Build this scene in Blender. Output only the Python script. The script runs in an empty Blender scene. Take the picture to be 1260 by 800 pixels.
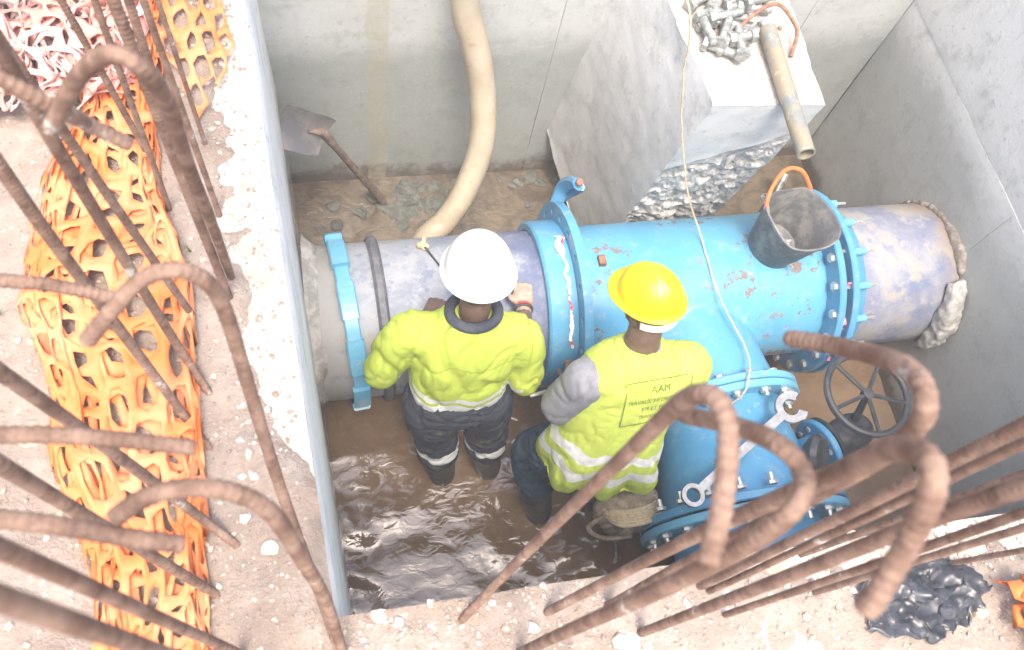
import bpy, bmesh, math, random
from mathutils import Vector, Matrix, noise
from mathutils.bvhtree import BVHTree
PI = math.pi
rnd = random.Random(7)
S = bpy.context.scene
COL = S.collection

# ------------------------------------------------------------------ camera
FPX, CX, CY, CAMZ = 1050.0, 630.0, 400.0, 4.0
# rows: world axes expressed in the camera frame (x right, y down, z forward)
AX = Vector((0.9753, -0.0910, 0.2012)).normalized()
AN = Vector((-170, 490, 1050)).normalized()          # straight down, in the camera frame
AX = (AX - AN * AX.dot(AN)).normalized()
AY = AX.cross(AN)
if AY.y > 0: AY = -AY
def to_world(v): return Vector((AX.dot(v), AY.dot(v), -AN.dot(v)))
def at(px, py, z):
    r = to_world(Vector((px - CX, py - CY, FPX))); t = (z - CAMZ) / r.z
    return Vector((r.x * t, r.y * t, z))
def at_depth(px, py, d):
    r = to_world(Vector((px - CX, py - CY, FPX))) * (d / FPX)
    return Vector((r.x, r.y, CAMZ + r.z))
def at_y(px, py, y):
    r = to_world(Vector((px - CX, py - CY, FPX))); t = y / r.y
    return Vector((r.x * t, y, CAMZ + r.z * t))
cam = bpy.data.cameras.new('camera'); co = bpy.data.objects.new('camera', cam); COL.objects.link(co)
r_, u_, b_ = to_world(Vector((1, 0, 0))), to_world(Vector((0, -1, 0))), to_world(Vector((0, 0, -1)))
M = Matrix((r_, u_, b_)).transposed().to_4x4(); M.translation = (0, 0, CAMZ)
co.matrix_world = M
cam.sensor_width = 36; cam.lens = 36 * FPX / 1260; cam.clip_start = 0.02; cam.clip_end = 3000
cam.dof.use_dof = True; cam.dof.focus_distance = 3.2; cam.dof.aperture_fstop = 6.3
S.camera = co

# ------------------------------------------------------------------ sky, sun, exposure
SUN = Vector((-0.06, -0.36, 1.0)).normalized()
w = bpy.data.worlds.new('World'); S.world = w; w.use_nodes = True
nt = w.node_tree; bg = nt.nodes['Background']
sky = nt.nodes.new('ShaderNodeTexSky'); sky.sky_type = 'NISHITA'; sky.sun_disc = False
sky.sun_elevation = math.asin(SUN.z); sky.sun_rotation = math.atan2(SUN.x, SUN.y)
sky.air_density = 1.0; sky.dust_density = 6.0; sky.ozone_density = 1.0
nt.links.new(sky.outputs[0], bg.inputs[0]); bg.inputs[1].default_value = 0.15
sl = bpy.data.lights.new('sun', 'SUN'); sl.energy = 0.9; sl.angle = math.radians(14); sl.color = (1, 0.95, 0.88)
so = bpy.data.objects.new('sun', sl); COL.objects.link(so)
so.rotation_euler = SUN.to_track_quat('Z', 'Y').to_euler(); so.location = (0, 0, 12)
S.view_settings.view_transform = 'Standard'; S.view_settings.look = 'None'
S.view_settings.exposure = 1.75; S.view_settings.gamma = 1.0
S.view_settings.use_curve_mapping = False
S.render.engine = 'CYCLES'
S.cycles.use_denoising = True; S.cycles.max_bounces = 8; S.cycles.diffuse_bounces = 4

# ------------------------------------------------------------------ materials
MATS = {}
class NT:
    """small node-tree builder"""
    def __init__(s, name, rough=0.8, metal=0.0, spec=0.5):
        m = bpy.data.materials.new(name); m.use_nodes = True; s.m = m; MATS[name] = m
        s.t = m.node_tree; s.b = s.t.nodes['Principled BSDF']
        s.b.inputs['Roughness'].default_value = rough; s.b.inputs['Metallic'].default_value = metal
        s.b.inputs['Specular IOR Level'].default_value = spec
        tc = s.n('TexCoord'); s.obj = tc.outputs['Object']
        g = s.n('NewGeometry'); s.pos = g.outputs['Position']; s.nor = g.outputs['Normal']
    def n(s, kind, **k):
        x = s.t.nodes.new('ShaderNode' + kind)
        for a, v in k.items(): setattr(x, a, v)
        return x
    def l(s, a, b): s.t.links.new(a, b)
    def put(s, sock, v):
        if hasattr(v, 'is_output'): s.l(v, sock)
        else: sock.default_value = v
    def scale(s, v, sc):
        mp = s.n('Mapping'); s.l(v, mp.inputs[0]); mp.inputs['Scale'].default_value = sc; return mp.outputs[0]
    def noise(s, scale, detail=4, rough=0.6, vec=None, dist=0.0):
        x = s.n('TexNoise'); x.inputs['Scale'].default_value = scale; x.inputs['Detail'].default_value = detail
        x.inputs['Roughness'].default_value = rough; x.inputs['Distortion'].default_value = dist
        s.l(vec if vec is not None else s.pos, x.inputs['Vector']); return x.outputs['Fac']
    def voro(s, scale, vec=None, feature='F1', out='Distance'):
        x = s.n('TexVoronoi', feature=feature); x.inputs['Scale'].default_value = scale
        s.l(vec if vec is not None else s.pos, x.inputs['Vector']); return x.outputs[out]
    def ramp(s, v, a, b, inv=False):
        x = s.n('MapRange', interpolation_type='SMOOTHSTEP'); s.l(v, x.inputs[0])
        x.inputs[1].default_value = a; x.inputs[2].default_value = b
        x.inputs[3].default_value = 1.0 if inv else 0.0; x.inputs[4].default_value = 0.0 if inv else 1.0
        return x.outputs[0]
    def math(s, op, a, b=0.0):
        x = s.n('Math', operation=op); s.put(x.inputs[0], a); s.put(x.inputs[1], b); return x.outputs[0]
    def mix(s, f, a, b):
        x = s.n('Mix', data_type='RGBA'); s.put(x.inputs[0], f)
        for i, c in ((6, a), (7, b)):
            s.put(x.inputs[i], c if hasattr(c, 'is_output') else (*c, 1))
        return x.outputs[2]
    def sep(s, v):
        x = s.n('SeparateXYZ'); s.l(v, x.inputs[0]); return x.outputs
    def col(s, c): s.put(s.b.inputs['Base Color'], c if hasattr(c, 'is_output') else (*c, 1)); return s
    def rough(s, v): s.put(s.b.inputs['Roughness'], v); return s
    def bump(s, h, strength=0.4, dist=0.01):
        x = s.n('Bump'); x.inputs['Strength'].default_value = strength; x.inputs['Distance'].default_value = dist
        s.l(h, x.inputs['Height']); s.l(x.outputs[0], s.b.inputs['Normal']); return s
    def attr(s, name):
        x = s.n('Attribute', attribute_name=name); return x.outputs['Fac']

def mat_concrete(name, top_tone=(0.52, 0.53, 0.505), foot_tone=(0.35, 0.37, 0.345), z0=0.90, z1=1.12, stripe=None, wl=0.16):
    k = NT(name, 0.85, spec=0.3)
    big = k.noise(1.6, 5, 0.65); mid = k.noise(7, 6, 0.7); fine = k.noise(60, 4, 0.7)
    streak = k.noise(3.0, 5, 0.7, k.scale(k.pos, (6, 6, 0.7)))
    z = k.sep(k.pos)[2]
    zz = k.math('ADD', z, k.math('MULTIPLY', k.math('SUBTRACT', mid, 0.5), 0.35))
    zz = k.math('ADD', zz, k.math('MULTIPLY', k.math('SUBTRACT', big, 0.5), 0.25))
    darker = k.ramp(zz, z0, z1, inv=True)  # concrete turns darker and smoother towards the foot
    c = k.mix(darker, top_tone, foot_tone)
    c = k.mix(k.math('MULTIPLY', k.ramp(streak, 0.5, 0.75), 0.07), c, (0.62, 0.62, 0.6))
    c = k.mix(k.math('MULTIPLY', k.ramp(mid, 0.48, 0.70), 0.38), c, (0.22, 0.235, 0.205))
    c = k.mix(k.math('MULTIPLY', k.ramp(fine, 0.55, 0.8), 0.35), c, (0.68, 0.68, 0.66))
    c = k.mix(k.math('MULTIPLY', k.ramp(big, 0.5, 0.7), 0.25), c, (0.34, 0.34, 0.28))
    c = k.mix(k.ramp(zz, 0.02, wl, inv=True), c, (0.13, 0.11, 0.085))
    pits = k.ramp(k.voro(38), 0.02, 0.09, inv=True)
    pits = k.math('MULTIPLY', pits, k.ramp(k.noise(9, 2), 0.55, 0.65))
    c = k.mix(k.math('MULTIPLY', pits, 0.5), c, (0.12, 0.12, 0.11))
    if stripe:
        x = k.sep(k.pos)[0]
        x = k.math('ADD', x, k.math('MULTIPLY', k.math('SUBTRACT', mid, 0.5), 0.03))
        d = k.math('ABSOLUTE', k.math('SUBTRACT', x, stripe[0]))
        f = k.math('MULTIPLY', k.ramp(d, stripe[1] * 0.75, stripe[1], inv=True), k.ramp(mid, 0.2, 0.6))
        c = k.mix(k.math('MULTIPLY', f, 0.55), c, (0.40, 0.36, 0.25))
    drip = k.noise(1.0, 5, 0.75, k.scale(k.pos, (11, 11, 0.9)))
    c = k.mix(k.math('MULTIPLY', k.ramp(drip, 0.55, 0.75), 0.16), c, (0.24, 0.245, 0.22))
    spl = k.noise(34, 4, 0.7)
    c = k.mix(k.math('MULTIPLY', k.ramp(spl, 0.60, 0.68), 0.4), c, (0.25, 0.25, 0.235))
    k.col(c); k.rough(k.ramp(darker, -0.6, 1.2, inv=True))
    h = k.math('ADD', k.math('MULTIPLY', mid, 0.6), k.math('ADD', k.math('MULTIPLY', fine, 0.25), k.math('MULTIPLY', pits, -0.8)))
    k.bump(h, 0.5, 0.012); return k.m

mat_concrete('concrete_wall', stripe=(0.292, 0.055))
mat_concrete('concrete_right', top_tone=(0.66, 0.655, 0.625), foot_tone=(0.40, 0.405, 0.38), z0=1.0, z1=1.27)
mat_concrete('concrete_left', top_tone=(0.76, 0.75, 0.72), foot_tone=(0.52, 0.52, 0.50), z0=0.4, z1=1.4)  # paler upper part: the open sky's light put into this wall's colour
mat_concrete('concrete_block', top_tone=(0.66, 0.66, 0.65), foot_tone=(0.46, 0.46, 0.45), z0=0.75, z1=1.45, wl=0.1)

k = NT('concrete_top', 0.9, spec=0.3)
n1, n2, n3 = k.noise(6, 6, 0.7), k.noise(40, 5, 0.7), k.noise(15, 4, 0.65)
c = k.mix(k.ramp(n1, 0.4, 0.62), (0.55, 0.51, 0.46), (0.45, 0.37, 0.30))
c = k.mix(k.math('MULTIPLY', k.ramp(n2, 0.5, 0.75), 0.5), c, (0.66, 0.63, 0.59))
c = k.mix(k.math('MULTIPLY', k.ramp(n3, 0.50, 0.72), 0.4), c, (0.40, 0.345, 0.29))
k.col(c); k.bump(k.math('ADD', n2, k.math('MULTIPLY', n3, 1.5)), 0.8, 0.012)

k = NT('chipped_concrete', 1.0, spec=0.05)
n1, n2 = k.noise(26, 6, 0.75), k.noise(90, 4, 0.7)
v = k.voro(45)
c = k.mix(k.ramp(n1, 0.35, 0.68), (0.36, 0.355, 0.34), (0.60, 0.59, 0.57))
k.col(c); k.bump(k.math('ADD', v, n2), 0.5, 0.012)

k = NT('dirt', 0.97, spec=0.15)
n1, n2, n3, n4 = k.noise(2.2, 5, 0.65), k.noise(14, 6, 0.72), k.noise(75, 5, 0.75), k.noise(260, 2, 0.6)
c = k.mix(k.ramp(n1, 0.35, 0.65), (0.31, 0.245, 0.195), (0.38, 0.31, 0.255))
c = k.mix(k.math('MULTIPLY', k.ramp(n2, 0.48, 0.72), 0.55), c, (0.45, 0.385, 0.33))
c = k.mix(k.math('MULTIPLY', k.ramp(n3, 0.55, 0.75), 0.45), c, (0.23, 0.17, 0.135))
c = k.mix(k.math('MULTIPLY', k.ramp(n4, 0.62, 0.75), 0.7), c, (0.46, 0.41, 0.36))
c = k.mix(k.math('MULTIPLY', k.ramp(k.noise(3.5, 5, 0.7), 0.45, 0.7), 0.45), c, (0.47, 0.41, 0.36))
k.col(c); k.bump(k.math('ADD', k.math('MULTIPLY', n2, 1.0), k.math('ADD', k.math('MULTIPLY', n3, 0.5), k.math('MULTIPLY', n4, 0.2))), 0.9, 0.02)

k = NT('muddy_water', 0.04, spec=1.0)
n1, n2, n3 = k.noise(2.6, 5, 0.65, dist=0.6), k.noise(9, 6, 0.7, dist=1.2), k.noise(30, 4, 0.7)
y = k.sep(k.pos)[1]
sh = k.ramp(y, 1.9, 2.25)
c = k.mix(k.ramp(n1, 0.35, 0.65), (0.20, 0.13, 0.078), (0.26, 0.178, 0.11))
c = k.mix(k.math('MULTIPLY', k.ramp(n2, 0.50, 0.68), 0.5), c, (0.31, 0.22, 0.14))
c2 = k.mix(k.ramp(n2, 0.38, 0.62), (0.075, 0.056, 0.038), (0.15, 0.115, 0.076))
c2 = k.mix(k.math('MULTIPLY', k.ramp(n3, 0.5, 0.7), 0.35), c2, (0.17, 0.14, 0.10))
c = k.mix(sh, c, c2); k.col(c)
k.rough(k.math('ADD', 0.045, k.math('MULTIPLY', sh, 0.25))); k.b.inputs['IOR'].default_value = 1.5
wv = k.noise(13, 3, 0.5, k.scale(k.pos, (1, 1.5, 1)), dist=0.6)
k.bump(wv, 0.27, 0.016)

k = NT('floor_mud', 0.7); k.col(k.mix(k.noise(8), (0.14, 0.10, 0.06), (0.25, 0.18, 0.12)))

def mat_blue(name, base=(0.09, 0.30, 0.48), chips=0.5):
    k = NT(name, 0.38, spec=0.5)
    a, b, d = k.noise(7, 6, 0.72, dist=0.3), k.noise(3.2, 3, 0.6), k.noise(22, 5, 0.75)
    z = k.noise(1.9, 4, 0.6)
    c = k.mix(k.math('MULTIPLY', k.ramp(z, 0.4, 0.7), 0.5), base, (0.14, 0.40, 0.55))
    sc = k.ramp(d, 0.62, 0.66); c = k.mix(k.math('MULTIPLY', k.math('MULTIPLY', sc, k.ramp(b, 0.45, 0.6)), 0.75), c, (0.50, 0.42, 0.44))
    e = k.math('ADD', k.math('MULTIPLY', a, 0.55), k.math('MULTIPLY', d, 0.45))
    thr = 0.66 - 0.10 * chips
    pch = k.math('MULTIPLY', k.ramp(e, thr, thr + 0.02), k.ramp(b, 0.5, 0.56))
    c = k.mix(pch, c, (0.20, 0.15, 0.12))
    dust = k.math('MULTIPLY', k.ramp(k.noise(16, 5, 0.75), 0.5, 0.75), 0.45)
    c = k.mix(dust, c, (0.36, 0.40, 0.41))
    k.col(c); k.rough(k.math('ADD', 0.33, k.math('MULTIPLY', pch, 0.5)))
    k.bump(k.math('ADD', k.math('MULTIPLY', pch, -1.0), k.math('MULTIPLY', d, 0.3)), 0.4, 0.004); return k.m
mat_blue('blue_paint', chips=1.15); mat_blue('blue_paint_clean', (0.07, 0.255, 0.44), 0.2); mat_blue('blue_paint_pale', (0.13, 0.38, 0.55), 0.25)
mat_blue('blue_paint_dark', (0.02, 0.16, 0.36), 0.3)

def mat_pipe(name, a=(0.20, 0.225, 0.28), b=(0.34, 0.355, 0.38), mud=0.5, wall_x=None, inner=False):
    k = NT(name, 0.5, spec=0.4)
    n1, n2, n3 = k.noise(3.2, 6, 0.7, dist=0.4), k.noise(14, 6, 0.75), k.noise(2.0, 4, 0.6)
    c = k.mix(k.ramp(n1, 0.38, 0.62), a, b)
    c = k.mix(k.math('MULTIPLY', k.ramp(n2, 0.5, 0.66), 0.5), c, (0.46, 0.46, 0.47))
    c = k.mix(k.math('MULTIPLY', k.ramp(k.noise(9, 5, 0.7), 0.55, 0.62), 0.5), c, (0.11, 0.155, 0.26))
    m = k.ramp(k.math('ADD', k.math('MULTIPLY', n2, 0.5), k.math('MULTIPLY', n1, 0.5)), 0.62 - 0.16 * mud, 0.66 - 0.14 * mud)
    c = k.mix(k.math('MULTIPLY', m, 0.55), c, (0.33, 0.29, 0.235))
    if wall_x is not None:
        x = k.sep(k.pos)[0]; x = k.math('ADD', x, k.math('MULTIPLY', k.math('SUBTRACT', n1, 0.5), 0.35))
        f = k.ramp(x, wall_x[0], wall_x[1], inv=wall_x[2])
        c = k.mix(k.math('MULTIPLY', f, 0.85), c, wall_x[3])
    if inner:
        x = k.sep(k.pos)[0]; x = k.math('ADD', x, k.math('MULTIPLY', k.math('SUBTRACT', n1, 0.5), 0.9))
        c = k.mix(k.math('MULTIPLY', k.ramp(x, 0.58, 0.80), 0.8), c, k.mix(k.ramp(n2, 0.4, 0.65), (0.075, 0.10, 0.20), (0.17, 0.19, 0.27)))
    k.col(c); k.rough(k.math('ADD', 0.38, k.math('MULTIPLY', n2, 0.35))); k.bump(n2, 0.3, 0.006); return k.m
mat_pipe('pipe_left', inner=True, wall_x=(-0.06, 0.10, True, (0.36, 0.345, 0.31)))
mat_pipe('pipe_right', (0.19, 0.205, 0.275), (0.31, 0.315, 0.34), 0.85, wall_x=(2.70, 2.90, False, (0.27, 0.19, 0.12)))

def simple(name, c, rough=0.6, metal=0.0, c2=None, scale=20, bump=0.0, spec=0.5, lo=0.4, hi=0.65):
    k = NT(name, rough, metal, spec)
    n = k.noise(scale, 5, 0.7)
    k.col(k.mix(k.ramp(n, lo, hi), c, c2 if c2 else tuple(min(1, x * 1.35) for x in c)))
    if bump: k.bump(n, bump, 0.006)
    return k.m
simple('rubber', (0.035, 0.035, 0.038), 0.6, c2=(0.09, 0.09, 0.09))
simple('rubber_ring', (0.10, 0.10, 0.115), 0.55, c2=(0.17, 0.17, 0.18))
simple('black_plastic', (0.022, 0.024, 0.028), 0.32, c2=(0.065, 0.067, 0.075))
simple('zinc', (0.52, 0.52, 0.50), 0.38, 0.7, c2=(0.70, 0.70, 0.68), scale=60)
simple('zinc_dull', (0.22, 0.235, 0.22), 0.5, 0.35, c2=(0.40, 0.41, 0.39), scale=45)
simple('chrome_steel', (0.30, 0.30, 0.30), 0.4, 0.6, c2=(0.42, 0.42, 0.42), scale=30, bump=0.2)
simple('grey_steel', (0.022, 0.025, 0.03), 0.5, 0.0, c2=(0.05, 0.053, 0.06))
simple('shovel_steel', (0.24, 0.23, 0.24), 0.45, 0.4, c2=(0.36, 0.32, 0.30), scale=8, bump=0.2)
simple('old_wood', (0.13, 0.095, 0.07), 0.8, c2=(0.24, 0.18, 0.14), scale=25, bump=0.3)
simple('mortar', (0.33, 0.31, 0.27), 0.95, c2=(0.52, 0.49, 0.44), scale=18, bump=0.8)
simple('mortar_white', (0.30, 0.285, 0.26), 0.9, c2=(0.50, 0.48, 0.44), scale=22, bump=0.5)
simple('mud_grey', (0.17, 0.14, 0.11), 0.95, c2=(0.33, 0.30, 0.26), scale=20, bump=0.6)
simple('chip_grey', (0.085, 0.09, 0.075), 0.8, c2=(0.15, 0.155, 0.135), scale=30, bump=0.5)
simple('stone_white', (0.36, 0.335, 0.30), 0.9, c2=(0.55, 0.52, 0.48), scale=25, bump=0.6)
simple('stone_tan', (0.36, 0.27, 0.20), 0.9, c2=(0.50, 0.40, 0.31), scale=25, bump=0.6)
simple('rusty_rod', (0.20, 0.095, 0.055), 0.85, c2=(0.32, 0.18, 0.12), scale=40)
simple('string', (0.52, 0.40, 0.25), 0.9, c2=(0.66, 0.54, 0.37), scale=90)
simple('canvas', (0.20, 0.16, 0.115), 0.9, c2=(0.33, 0.28, 0.21), scale=22, bump=0.5)
simple('canvas_strap', (0.40, 0.32, 0.20), 0.9, c2=(0.52, 0.43, 0.29), scale=60, bump=0.5)
simple('bucket_rubber', (0.10, 0.105, 0.11), 0.6, c2=(0.22, 0.215, 0.20), scale=11, bump=0.3)
simple('orange_handle', (0.75, 0.16, 0.04), 0.5)
simple('pink_tape', (0.80, 0.22, 0.34), 0.5, c2=(0.85, 0.75, 0.76), scale=30, lo=0.5, hi=0.54)
simple('red_white_tape', (0.72, 0.05, 0.08), 0.5, c2=(0.84, 0.80, 0.80), scale=13, lo=0.44, hi=0.48)
simple('helmet_white', (0.66, 0.65, 0.61), 0.35, c2=(0.50, 0.47, 0.41), scale=26, lo=0.6, hi=0.74)
simple('helmet_yellow', (0.80, 0.62, 0.01), 0.32, c2=(0.58, 0.44, 0.05), scale=26, lo=0.6, hi=0.76)
simple('strap_white', (0.70, 0.69, 0.67), 0.5)
simple('skin', (0.115, 0.072, 0.050), 0.5, c2=(0.155, 0.10, 0.072), scale=25, bump=0.1)
simple('skin_dusty', (0.36, 0.27, 0.21), 0.75, c2=(0.46, 0.36, 0.29), scale=40, bump=0.2)
simple('navy_cloth', (0.028, 0.034, 0.052), 0.85, c2=(0.065, 0.07, 0.09), scale=9, bump=0.4)
simple('teal_cloth', (0.022, 0.05, 0.085), 0.8, c2=(0.045, 0.085, 0.125), scale=9, bump=0.4)
simple('grey_shirt', (0.20, 0.205, 0.235), 0.9, c2=(0.27, 0.27, 0.295), scale=12, bump=0.4)
simple('boot_rubber', (0.06, 0.057, 0.054), 0.5, c2=(0.12, 0.105, 0.09), scale=9)
simple('hair', (0.01, 0.009, 0.008), 0.8)
simple('watch_red', (0.65, 0.05, 0.03), 0.5); simple('print_ink', (0.13, 0.17, 0.03), 0.8)
simple('yellow_tag', (0.75, 0.85, 0.03), 0.6)

k = NT('rebar_rust', 0.85, spec=0.25)
n1, n2, n3 = k.noise(18, 5, 0.7), k.noise(80, 4, 0.7), k.noise(9, 3, 0.6)
c = k.mix(k.ramp(n1, 0.38, 0.66), (0.16, 0.098, 0.070), (0.29, 0.195, 0.145))
c = k.mix(k.math('MULTIPLY', k.ramp(n2, 0.5, 0.75), 0.5), c, (0.27, 0.185, 0.145))
sp = k.math('MULTIPLY', k.ramp(n1, 0.64, 0.68), k.ramp(n3, 0.50, 0.58))
c = k.mix(k.math('MULTIPLY', sp, 0.85), c, (0.52, 0.50, 0.45))
c = k.mix(k.math('MULTIPLY', k.ramp(k.noise(45, 3, 0.6), 0.52, 0.66), 0.5), c, (0.085, 0.05, 0.04))
k.col(c); k.bump(k.math('ADD', n2, n1), 0.6, 0.003)

def mat_plastic(name, a, b, tr=0.25):
    k = NT(name, 0.55, spec=0.3)
    k.col(k.mix(k.ramp(k.noise(7, 4, 0.65), 0.38, 0.64), a, b))
    tl = k.n('BsdfTranslucent'); tl.inputs[0].default_value = (*a, 1)
    ms = k.n('MixShader'); ms.inputs[0].default_value = tr
    o = k.t.nodes['Material Output']; k.l(k.b.outputs[0], ms.inputs[1]); k.l(tl.outputs[0], ms.inputs[2]); k.l(ms.outputs[0], o.inputs[0])
    return k.m
mat_plastic('orange_plastic', (0.84, 0.25, 0.07), (0.88, 0.39, 0.19))
mat_plastic('pink_plastic', (0.74, 0.33, 0.26), (0.82, 0.72, 0.68), 0.15)

def mat_vis(name, cloth, bands, base2=None):
    """hi-vis cloth; the reflective tapes sit between the given values of the mesh's own 'band' coordinate"""
    k = NT(name, 0.75, spec=0.25)
    n = k.noise(60, 3, 0.6); n2 = k.noise(9, 4, 0.6)
    c = k.mix(k.math('MULTIPLY', k.ramp(n2, 0.4, 0.7), 0.35), cloth, tuple(min(1, x * 1.12 + 0.02) for x in cloth))
    c = k.mix(k.math('MULTIPLY', k.ramp(k.noise(6, 5, 0.7), 0.56, 0.75), 0.4), c, (0.30, 0.30, 0.13))
    a = k.attr('band')
    for lo, hi, cc in bands:
        f = k.math('MULTIPLY', k.ramp(a, lo - 0.004, lo + 0.004), k.ramp(a, hi - 0.004, hi + 0.004, inv=True))
        c = k.mix(f, c, cc)
    wr = k.noise(14, 3, 0.5, k.scale(k.pos, (1, 1, 2.2)), dist=1.2)
    k.col(c); k.bump(k.math('ADD', k.math('MULTIPLY', n, 0.12), k.math('ADD', n2, k.math('MULTIPLY', wr, 0.6))), 0.35, 0.012); return k.m

# ------------------------------------------------------------------ mesh helpers
class MB:
    def __init__(s): s.v = []; s.f = []; s.smooth = []
    def add(s, vs, fs, smooth=False):
        o = len(s.v); s.v += [tuple(x) for x in vs]; s.f += [tuple(i + o for i in f) for f in fs]; s.smooth += [smooth] * len(fs); return s
    def box(s, c, size, rot=None):
        x, y, z = (d / 2 for d in size); c = Vector(c)
        vs = [Vector((a * x, b * y, d * z)) for a in (-1, 1) for b in (-1, 1) for d in (-1, 1)]
        if rot: vs = [rot @ v for v in vs]
        return s.add([v + c for v in vs], [(0, 1, 3, 2), (4, 6, 7, 5), (0, 4, 5, 1), (2, 3, 7, 6), (0, 2, 6, 4), (1, 5, 7, 3)])
    def lathe(s, prof, origin=(0, 0, 0), axis=(0, 0, 1), seg=32, ref=None, smooth=True, closed=False, a0=0, a1=None):
        """prof: list of (s along axis, radius)"""
        ax = Vector(axis).normalized(); o = Vector(origin)
        u = Vector(ref) if ref else (Vector((0, 0, 1)) if abs(ax.z) < 0.9 else Vector((1, 0, 0)))
        u = (u - ax * u.dot(ax)).normalized(); v = ax.cross(u)
        vs = []; fs = []; n = len(prof); full = a1 is None; m = seg if full else seg + 1
        for i in range(m):
            a = a0 + (2 * PI if full else (a1 - a0)) * i / seg
            d = u * math.cos(a) + v * math.sin(a)
            for (p, r) in prof: vs.append(o + ax * p + d * r)
        for i in range(seg):
            j = (i + 1) % m
            for q in range(n if closed else n - 1):
                t = (q + 1) % n
                fs.append((i * n + q, j * n + q, j * n + t, i * n + t))
        return s.add(vs, fs, smooth)
    def tube(s, pts, rad, sides=8, caps=True, smooth=True, flat=1.0):
        pts = [Vector(p) for p in pts]; n = len(pts)
        R = rad if isinstance(rad, (list, tuple)) else [rad] * n
        t = [(pts[min(i + 1, n - 1)] - pts[max(i - 1, 0)]).normalized() for i in range(n)]
        u = t[0].orthogonal().normalized(); vs = []; fs = []
        for i in range(n):
            u = (u - t[i] * u.dot(t[i])).normalized(); v = t[i].cross(u)
            for k_ in range(sides):
                a = 2 * PI * k_ / sides
                vs.append(pts[i] + (u * math.cos(a) + v * math.sin(a) * flat) * R[i])
        for i in range(n - 1):
            for k_ in range(sides):
                q = (k_ + 1) % sides
                fs.append((i * sides + k_, i * sides + q, (i + 1) * sides + q, (i + 1) * sides + k_))
        if caps: fs += [tuple(range(sides))[::-1], tuple((n - 1) * sides + k_ for k_ in range(sides))]
        return s.add(vs, fs, smooth)
    def rings(s, rs, sides=24, lat=(1, 0, 0)):
        """elliptic cross-sections: (centre, half width along lat, half depth); closed at both ends"""
        n = len(rs); vs = []; fs = []
        for i, (c, rx, ry, *l) in enumerate(rs):
            c = Vector(c)
            t = (Vector(rs[min(i + 1, n - 1)][0]) - Vector(rs[max(i - 1, 0)][0])).normalized()
            u = Vector(l[0]) if l else Vector(lat); u = (u - t * u.dot(t)).normalized(); v = t.cross(u)
            for k_ in range(sides):
                a = 2 * PI * k_ / sides; ca, sa = math.cos(a), math.sin(a)
                e = 0.8
                vs.append(c + u * rx * math.copysign(abs(ca) ** e, ca) + v * ry * math.copysign(abs(sa) ** e, sa))
        for i in range(n - 1):
            for k_ in range(sides):
                q = (k_ + 1) % sides
                fs.append((i * sides + k_, i * sides + q, (i + 1) * sides + q, (i + 1) * sides + k_))
        fs += [tuple(range(sides))[::-1], tuple((n - 1) * sides + k_ for k_ in range(sides))]
        return s.add(vs, fs, True)
    def mesh(s, name):
        me = bpy.data.meshes.new(name); me.from_pydata(s.v, [], s.f)
        me.polygons.foreach_set('use_smooth', s.smooth); me.update()
        bm = bmesh.new(); bm.from_mesh(me); bmesh.ops.recalc_face_normals(bm, faces=bm.faces); bm.to_mesh(me); bm.free()
        return me
    def build(s, name, mat, parent=None, sharp=True):
        me = s.mesh(name); me.materials.append(MATS[mat])
        if sharp and any(s.smooth): me.set_sharp_from_angle(angle=math.radians(38))
        return link(name, me, parent)
def link(name, me, parent=None):
    o = bpy.data.objects.new(name, me); COL.objects.link(o)
    if parent:
        o.parent = parent; o.matrix_parent_inverse = Matrix.Translation(parent.location).inverted()
    return o
def tag(o, label=None, cat=None, group=None, kind=None):
    if label: o['label'] = label
    if cat: o['category'] = cat
    if group: o['group'] = group
    if kind: o['kind'] = kind
    return o
def empty(name, loc, label, cat, group=None):
    o = bpy.data.objects.new(name, None); COL.objects.link(o); o.location = loc; o.empty_display_size = 0.1
    return tag(o, label, cat, group)
def fb(p, sc, oct=4): return noise.fractal(Vector(p) * sc, 0.9, 2.0, oct)
def catmull(pts, n=8):
    P_ = [Vector(p) for p in pts]; out = []
    for i in range(len(P_) - 1):
        a, b, c, d = P_[max(i - 1, 0)], P_[i], P_[i + 1], P_[min(i + 2, len(P_) - 1)]
        for j in range(n):
            t = j / n
            out.append(0.5 * ((2 * b) + (c - a) * t + (2 * a - 5 * b + 4 * c - d) * t * t + (3 * b - a - 3 * c + d) * t ** 3))
    out.append(P_[-1]); return out
def resample(pts, step):
    out = [pts[0]]; acc = 0
    for a, b in zip(pts, pts[1:]):
        L = (b - a).length
        if L < 1e-9: continue
        d = step - acc
        while d <= L:
            out.append(a.lerp(b, d / L)); d += step
        acc = L - (d - step)
    return out
def remeshed(mb, voxel, smooth=6, fold=None):
    """fuse overlapping shells into one continuous surface"""
    me = mb.mesh('tmp'); o = bpy.data.objects.new('tmp', me); COL.objects.link(o)
    r = o.modifiers.new('r', 'REMESH'); r.mode = 'VOXEL'; r.voxel_size = voxel; r.use_smooth_shade = True
    if smooth:
        q = o.modifiers.new('s', 'SMOOTH'); q.factor = 0.5; q.iterations = smooth
    dg = bpy.context.evaluated_depsgraph_get()
    out = bpy.data.meshes.new_from_object(o.evaluated_get(dg)); bpy.data.objects.remove(o); bpy.data.meshes.remove(me)
    if fold:
        nn = [v.normal.copy() for v in out.vertices]
        for v, n_ in zip(out.vertices, nn): v.co += n_ * fold(v.co, n_)
    out.polygons.foreach_set('use_smooth', [True] * len(out.polygons)); out.update()
    return out
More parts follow.
